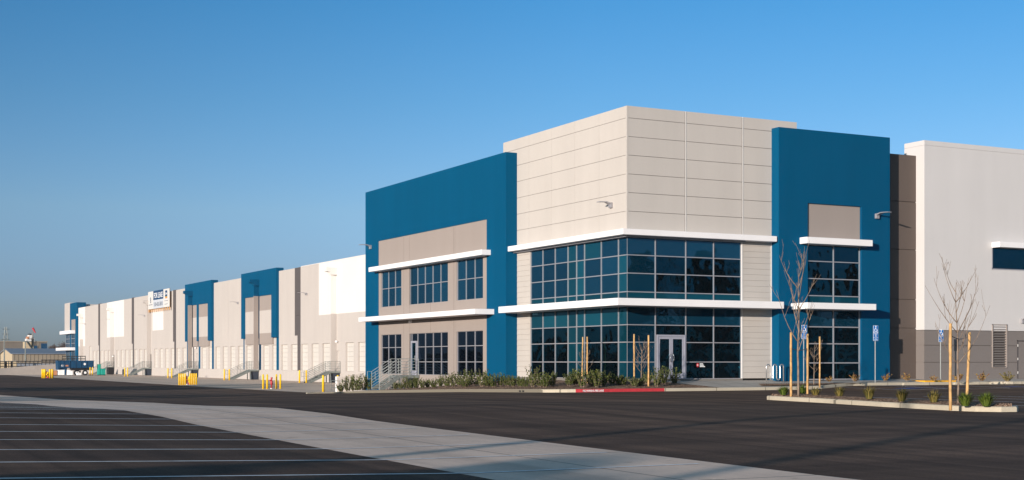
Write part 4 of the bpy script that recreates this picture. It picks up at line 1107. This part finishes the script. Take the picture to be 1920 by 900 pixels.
# blue dump trailer
t_ = 233.; p0 = at(109, 704, t_); Yt = p0[1]; e = empty('dump_trailer', (p0[0], Yt, -.95)); tag(e, 'dark blue open top dump trailer parked by the farthest dock stair', 'trailer')
Wd = xon(176, Yt) - p0[0]
m = MB().box(.35, Wd, 0, 2.3, 1.25, 2.38).prism([(0, 1.0), (.4, 1.25), (.4, 2.38), (-.05, 2.38)], 1, 0, 2.3).prism([(.35, 0.05), (1.3, 0.05), (1.5, 1.25), (.05, 1.25)], 1, .3, 2.2); m.build('body', 'container', e)
MB().box(-.1, Wd + .1, -.08, 2.38, 2.38, 2.48).build('rim', 'container', e)
m = MB()
for k in range(6): m.box(.9 + k * (Wd - 1.2) / 5, 1.0 + k * (Wd - 1.2) / 5, -.07, 0, 1.25, 2.38)
m.build('rib', 'container', e)
MB().box(2.2, Wd - .3, .3, 2.0, .85, 1.25).build('chassis', 'black', e)
for x_ in (Wd - 2.6, Wd - 1.4, 3.0):
    MB().tube([(x_, .1, .45), (x_, .4, .45)], .45, 14).build('wheel', 'black', e); MB().tube([(x_, .06, .45), (x_, .12, .45)], .22, 10).build('hub', 'signwhite', e)
text('lettering', 'ECO', .6, .28, 'signwhite', e, 'R', (.5, -.01, 1.5)); MB().box(1.2, 1.65, -.012, -.002, 1.5, 1.75).build('orange_decal', 'rust', e)
MB().lathe([(.2, 0), (.2, .01)], n=10).build('round_decal', 'signwhite', e).matrix_local = Matrix.Translation((4.3, -.02, 1.9)) @ Matrix.Rotation(R(90), 4, 'X')
def crate(px0, px1, ytop, ybot, label, mat='signwhite', cat='crate', t=228, name='crate', dep=1.0):
    p = at(px0, ybot, t); w_ = xon(px1, p[1]) - p[0]; h_ = (ybot - ytop) / F * t; e = empty(name, (p[0], p[1], -.95)); tag(e, label, cat)
    bevel(MB().box(0, w_, 0, dep, .1, h_).build('body', mat, e), .04); MB().box(-.03, w_ + .03, -.03, dep + .03, h_, h_ + .06).build('lid', mat, e); MB().box(0, w_, .05, dep - .05, 0, .1).build('pallet', 'black', e)
crate(109.5, 121, 693, 703.5, 'white plastic bulk crate before the front of the dump trailer')
crate(127.5, 132, 693, 703.5, 'narrow white drum crate, left of two beside the trailer wheels'); crate(132.8, 137, 694.5, 703.5, 'low white crate, right of two beside the trailer wheels')
crate(145, 153, 698, 703.5, 'low white box under the middle of the dump trailer', t=226)
crate(99.5, 107, 694.5, 703.5, 'brown cardboard bin between hydrant and dump trailer', 'rust', 'bin')
crate(184, 189, 682, 702, 'tall teal cabinet behind the farthest dock stair', 'teal', 'cabinet', 236, 'cabinet'); crate(190, 198, 691, 703, 'teal bin under the farthest dock stair', 'teal', 'bin', 236, 'bin')
crate(203, 213.5, 690, 703, 'dark skip under the landing of the farthest dock stair', 'black', 'skip', 250, 'skip', 1.2)
# long tan shed
def gable(name, pc, zb_, ze, zr, lx, ly, wall, side, label):
    e = empty(name, (pc[0], pc[1], 0)); tag(e, label, 'shed')
    MB().poly([(0, 0, zb_), (0, ly, zb_), (0, ly, ze), (0, ly / 2, zr), (0, 0, ze)]); m = MB(); m.poly([(0, 0, zb_), (0, ly, zb_), (0, ly, ze), (0, ly / 2, zr - .05), (0, 0, ze)]); m.build('gable_wall', wall, e)
    m = MB(); m.box(.01, lx, .01, ly - .01, zb_, ze); m.build('side_wall', side, e)
    m = MB(); m.prism([(-.4, ze - .1), (ly / 2, zr), (ly + .4, ze - .1), (ly + .4, ze + .05), (ly / 2, zr + .18), (-.4, ze + .05)], 0, -.4, lx + .4); m.build('roof', 'roofblue', e)
    m = MB()
    for k in range(int(lx / .9)): m.box(.4 + k * .9, .46 + k * .9, -.05, .01, zb_, ze - .1)
    m.build('rib', side, e); return e
pc = at(23, 663, 330); gable('tan_shed', pc, -1.2, 3.2, 4.35, 24, 20, 'tan', 'tand', 'tan metal shed with grey blue roof beyond the retaining wall')  # long side and ribs coloured darker, standing in for weaker sunlight
t_ = 420; p = at(-8, 641, t_); x1 = xon(88, p[1]); e = empty('brown_block_building', (p[0], p[1], 0)); tag(e, 'low flat brown block building behind the tan shed', 'building')
m = MB(); m.box(0, x1 - p[0], 0, 18, -1, p[2]); m.build('wall', 'brick', e); MB().box(-.2, x1 - p[0] + .2, -.2, 18.2, p[2], p[2] + .25).build('coping', 'tand', e)
xb = xon(77, p[1]) - p[0]; MB().box(xb, x1 - p[0] + .05, -.06, 1, .2, p[2] - .4).build('dark_blue_front', 'container', e)
xb = xon(3, p[1]) - p[0]
for k in (17, 28, 36, 66): xq = xon(k, p[1]) - p[0]; MB().box(xq, xq + .9, -.08, .1, 1.8, 2.7).build('window', 'signwhite', e)
# white mill tower
t_ = 400; p = at(46, 640, t_); e = empty('mill_tower', (p[0], p[1], 0)); tag(e, 'weathered white industrial mill tower rising above the tan shed', 'tower')
def mm_(x0p, x1p, yt, yb, nm='block', mat='white', dep=3.):
    a = at(x0p, yt, t_); c2 = at(x1p, yb, t_); MB().box(a[0] - p[0], xon(x1p, p[1]) - p[0], 0, dep, c2[2], a[2]).build(nm, mat, e)
mm_(46, 64, 640, 660, 'block', 'tan'); mm_(50, 64.5, 635, 641); mm_(55, 60, 628, 636, 'stack'); mm_(60, 64, 634.5, 650, 'stack'); mm_(52, 55, 631, 636, 'hopper', 'rust')
mm_(56, 59.3, 625.5, 628, 'vent_cap', 'black'); mm_(60.5, 63.5, 632.8, 634.6, 'vent_cap', 'black'); mm_(64.5, 70, 648, 656, 'side_tank', 'container')
m = MB(); a = at(48, 639, t_); c2 = at(60, 655, t_); m.tube([(a[0] - p[0], -.3, a[2]), (c2[0] - p[0], -.3, c2[2])], .18, 5); a = at(62.3, 633, t_); m.tube([(a[0] - p[0], 0, a[2]), (a[0] - p[0], 0, a[2] + 1.8)], .07, 5)
for k in range(4): a = at(65 + k * 3, 637 + k, t_); m.tube([(a[0] - p[0], .5, 3.0), (a[0] - p[0], .5, a[2])], .08, 5)
m.build('ladder_pipe', 'tand', e)
a = at(61.5, 615, 380); c2 = at(66.5, 624, 380); o = MB().tube([(0, 0, 0), (c2[0] - a[0], c2[1] - a[1], c2[2] - a[2])], [.32, .16], 8); wsk = empty('windsock', a); tag(wsk, 'red windsock hanging from a thin mast above the mill tower', 'windsock')
o.build('sock', 'red', wsk); MB().tube([(.1, 0, -1.2), (.1, 0, .2)], .05, 5).build('mast', 'steel', wsk); MB().tube([(.1, 0, -6.), (.1, 0, -1.2)], .06, 5).build('mast', 'steel', wsk)
# light poles
def light_pole(px, ytop, t, label, h0=-1, rad=.13, cat='light pole'):
    a = at(px, ytop, t); e = empty('light_pole', (a[0], a[1], h0)); tag(e, label, cat, 'light poles of the yard'); h_ = a[2] - h0
    MB().tube([(0, 0, 0), (0, 0, h_)], [rad, rad * .6], 8).build('pole', 'steel', e); MB().box(-.9, .9, -.2, .2, h_, h_ + .14).build('lamp_head', 'steel', e)
    return e
light_pole(8, 638, 300, 'pale light pole at the left edge before the brown building', rad=.18); light_pole(47.5, 641, 300, 'pale light pole in front of the mill tower', rad=.16)
# black fences on the ramp
def fence(x0p, x1p, ytop, ybot, t, n_, label, t1=None):
    a = at(x0p, ytop, t); b2 = at(x1p, ytop, t1 or t); zb_ = at(x0p, ybot, t)[2]; e = empty('metal_fence', (a[0], a[1], 0)); tag(e, label, 'fence', 'black fences along the far ramp')
    d_ = (b2[0] - a[0], b2[1] - a[1]); m = MB()
    for z in (a[2], a[2] - (a[2] - zb_) * .35, zb_ + .1): m.tube([(0, 0, z), (d_[0], d_[1], z)], .07, 4)
    m.build('rail', 'black', e)
    for k in range(n_ + 1): MB().tube([(d_[0] * k / n_, d_[1] * k / n_, -.9), (d_[0] * k / n_, d_[1] * k / n_, a[2] + .1)], .07, 4).build('post', 'black', e)
fence(-15, 78, 677.5, 688, 262, 12, 'long black rail fence above the retaining wall'); fence(116.5, 160, 668, 682, 258, 5, 'black pipe fence before the far blue office bay')
fence(78, 122, 675, 681, 275, 6, 'low black fence section between retaining wall and far office')
# containers / parked trailers behind the fence
for a_, c_, i in ((-4, 9, 0), (15, 20, 1), (24, 32, 2)):
    p = at(a_, 677.5, 285); w_ = xon(c_, p[1]) - p[0]; e = empty('storage_container', (p[0], p[1], -1)); tag(e, ['pale storage container at the left picture edge behind the fence', 'narrow pale storage container behind the fence', 'pale storage container behind the fence before the shed gable'][i], 'container', 'storage containers behind the fence')
    MB().box(0, w_, 0, 5, .2, p[2] + 1).build('body', 'tan', e); MB().box(-.05, w_ + .05, -.05, 5.05, p[2] + 1, p[2] + 1.1).build('rim', 'signwhite', e)
p = at(24, 679, 300); tag(MB().box(p[0], xon(124, p[1]), p[1], p[1] + 4, -1, .9).build('low_blue_shed', 'roofblue'), 'long low blue grey shelter roof behind the black fence', 'shelter')
# transmission pylon
t_ = 900; p = at(11, 613, t_); H_ = p[2] + 5; e = empty('pylon', (p[0], p[1], -5)); tag(e, 'faint lattice transmission pylon far off at the left', 'pylon')
m = MB(); bw = 2.6
for sx_, sy_ in ((1, 1), (1, -1), (-1, 1), (-1, -1)): m.tube([(sx_ * bw, sy_ * bw, 0), (sx_ * 1.4, sy_ * 1.4, H_ * .6), (sx_ * .5, sy_ * .5, H_)], .16, 4)
for k in range(9):
    z = H_ * k / 9; z2 = H_ * (k + 1) / 9; w0 = bw * (1 - .85 * k / 9); w1 = bw * (1 - .85 * (k + 1) / 9)
    for sy_ in (1, -1): m.tube([(-w0, sy_ * w0, z), (w1, sy_ * w1, z2)], .09, 4); m.tube([(w0, sy_ * w0, z), (-w1, sy_ * w1, z2)], .09, 4)
m.build('lattice', 'steel', e); m = MB()
for z in (.72, .84, .95): m.tube([(-2.4, -1, H_ * z), (2.4, 1, H_ * z)], .16, 4)
m.build('cross_arm', 'steel', e)

# large bare trees
def bare_tree(x_, y_, z_, h, seed, label, group, mat='twig', dens=5, thick=1.):
    e = empty('bare_tree', (x_, y_, z_)); tag(e, label, 'tree', group); rn = random.Random(seed); tr = MB(); cr = MB()
    def grow(p, d_, ln, r0, lev, mb_):
        pts = [p.copy()]; q = p.copy(); dd = d_.copy(); n_ = 4
        for k in range(n_):
            dd += Vector((rn.uniform(-.18, .18), rn.uniform(-.18, .18), rn.uniform(0, .12))); dd.normalize(); q = q + dd * ln / n_; pts.append(q.copy())
        mb_.tube(pts, [max(.012 * thick, r0 * (1 - .55 * k / n_)) for k in range(n_ + 1)], 5 if lev < 2 else 3, False)
        if lev < 4:
            for k in range(dens if lev < 3 else 4):
                i = rn.randint(1 if lev else 2, n_); a = rn.uniform(0, 6.28); s_v = Vector((math.cos(a), math.sin(a), rn.uniform(.1, .8))).normalized()
                grow(pts[i], (dd * .7 + s_v * .8).normalized(), ln * rn.uniform(.5, .72), r0 * .48, lev + 1, cr)
    grow(Vector((0, 0, -.2)), Vector((0, 0, 1)), h * .38, h * .02 * thick, 0, tr)
    tr.build('trunk', mat, e); cr.build('crown', mat, e); return e
protoT = [bare_tree(0, 0, 0, 12, s, 'x', 'far') for s in (3, 7, 11)] + [bare_tree(0, 0, 0, 12, s, 'x', 'far', thick=4.) for s in (5, 6)]
def tcopy(i, x_, y_, z_, h, label, group, rot=None):
    o = copy_tree(protoT[i]); o.location = (x_, y_, z_); o.scale = (h / 12.,) * 3; o.rotation_euler = (0, 0, rot if rot is not None else random.Random(int(x_ * 3 + y_)).uniform(0, 6)); tag(o, label, 'tree', group); return o
for i, (px, yt, t, lab) in enumerate(((97, 634, 430, 'bare winter tree left of the far blue office, the smaller one'), (113, 631, 420, 'bare winter tree partly behind the far office canopy'), (121, 632, 450, 'bare winter tree touching the far glass corner'), (26, 637, 620, 'hazy bare tree behind the brown building'))):
    a = at(px, yt, t); tcopy(3 + i % 2, a[0], a[1], -1, (a[2] + 1) * 1.05, lab, 'bare trees on the far skyline')
# trees outside the frame that stand in the glass reflections and throw the long shadows
k = 0
for (x_, y_, h_) in ((38, -62, 15), (52, -70, 17), (64, -66, 14), (74, -84, 18), (90, -80, 17), (44, -86, 19), (60, -92, 18), (104, -96, 19), (28, -74, 15), (84, -104, 20)):
    tcopy(k % 3, x_, y_, 0, h_, 'tall bare tree mirrored in the entrance glazing', 'bare trees mirrored in the entrance glazing'); k += 1
for (x_, y_, h_) in ((-96, -82, 12), (-104, -74, 13), (-112, -90, 13), (-90, -64, 11), (-120, 10, 12), (-132, 22, 13), (-110, -20, 12), (-140, 46, 12)):
    tcopy(k % 3, x_, y_, 0, h_, 'roadside bare tree casting a long shadow over the lot', 'roadside bare trees casting long shadows'); k += 1
for o in protoT:
    for ch in list(o.children): bpy.data.objects.remove(ch)
    bpy.data.objects.remove(o)
# evergreens beside the road, outside the frame, whose crowns shade the lot
def evergreen(x_, y_, h_, seed, label):
    e = empty('evergreen_tree', (x_, y_, -.3)); tag(e, label, 'tree', 'roadside evergreens shading the lot'); rn = random.Random(seed)
    MB().tube([(0, 0, 0), (0, 0, h_ * .8)], [.25, .06], 8).build('trunk', 'twig', e); m = MB()
    for j in range(2600):
        u = rn.random() ** .8; rr = h_ * .33 * (1 - .75 * u) * math.sqrt(rn.random()); a = rn.uniform(0, 6.28)
        q = Vector((rr * math.cos(a), rr * math.sin(a), h_ * (.25 + .75 * u))); v1 = Vector((rn.gauss(0, 1), rn.gauss(0, 1), rn.gauss(0, 1))).normalized() * .3; v2 = Vector((rn.gauss(0, 1), rn.gauss(0, 1), rn.gauss(0, 1))).normalized() * .22
        m.quad(tuple(q - v1), tuple(q - v2), tuple(q + v1), tuple(q + v2))
    m.build('crown', 'everg', e)
for i, (x_, y_, h_) in enumerate(((-69, -64, 6.6), (-75, -70.5, 8.5), (-80, -75, 9.), (-70, -71, 7.), (-87, -76, 9.5), (-33, 47, 7.), (-37, 41, 8), (-42, 52, 9), (-35, 54, 7.5), (-46, 45, 9.5), (-54, -3, 8), (-60, -12, 8.5), (-57, 1.5, 8))):
    evergreen(x_, y_, h_, 40 + i, 'roadside evergreen whose crown shades the lot')
for i, (x_, y_, h_) in enumerate(((49, -80, 12.5), (56, -86, 15), (63, -82, 11), (69, -90, 16), (77, -86, 13.5), (84, -92, 16.5), (92, -88, 14), (60, -98, 13), (44, -90, 12))):
    evergreen(x_, y_, h_, 70 + i, 'tall evergreen mirrored as a black mass in the front glazing')
# belt of dark evergreens beyond the road (seen in the side glazing)
rn = random.Random(17); m = MB()
for k in range(150):
    ang = rn.uniform(0, 1); cx0 = -190 + rn.uniform(-14, 14); cy0 = -60 + ang * 620; hh = rn.uniform(3.2, 6.5) + 1.4 * math.sin(ang * 22)
    for j in range(70):
        u = rn.random(); rr = 4.5 * (1 - u * .7) * rn.uniform(.3, 1); a = rn.uniform(0, 6.28); q = Vector((cx0 + rr * math.cos(a), cy0 + rr * math.sin(a), hh * u)); s1_ = rn.uniform(.6, 1.3)
        d1 = Vector((rn.uniform(-1, 1), rn.uniform(-1, 1), rn.uniform(-1, 1))).normalized() * s1_; d2 = Vector((rn.uniform(-1, 1), rn.uniform(-1, 1), rn.uniform(-1, 1))).normalized() * s1_
        m.quad(tuple(q - d1), tuple(q - d2), tuple(q + d1), tuple(q + d2))
tag(m.build('tree_belt', 'everg'), 'dark evergreen belt along the road mirrored in the side windows', 'tree belt', kind='stuff')
# two tall lot lights whose shadows rake the asphalt
for i, (x_, y_) in enumerate(((-72, -71.5), (-66, -62))):
    e = empty('light_pole', (x_, y_, 0)); tag(e, ['tall lot light casting the long straight shadow at the lower right', 'tall lot light casting the faint shadow across the middle asphalt'][i], 'light pole', 'lot lights'); MB().tube([(0, 0, 0), (0, 0, 11)], [.22, .16], 8).build('pole', 'steel', e); MB().box(-.9, .9, -.3, .3, 11, 11.2).build('lamp_head', 'steel', e)

# thin winter haze over the whole place
hm = bpy.data.materials.new('thin_haze'); hm.use_nodes = True; n = hm.node_tree.nodes; l = hm.node_tree.links
n.remove(n['Principled BSDF']); pv = n.new('ShaderNodeVolumePrincipled'); pv.inputs['Color'].default_value = (.72, .80, .92, 1); pv.inputs['Density'].default_value = HAZE
l.new(pv.outputs[0], n['Material Output'].inputs['Volume'])
hz_ = MB().box(-520, 520, -420, 1150, -6.5, 34).build('haze', hm); tag(hz_, kind='stuff')
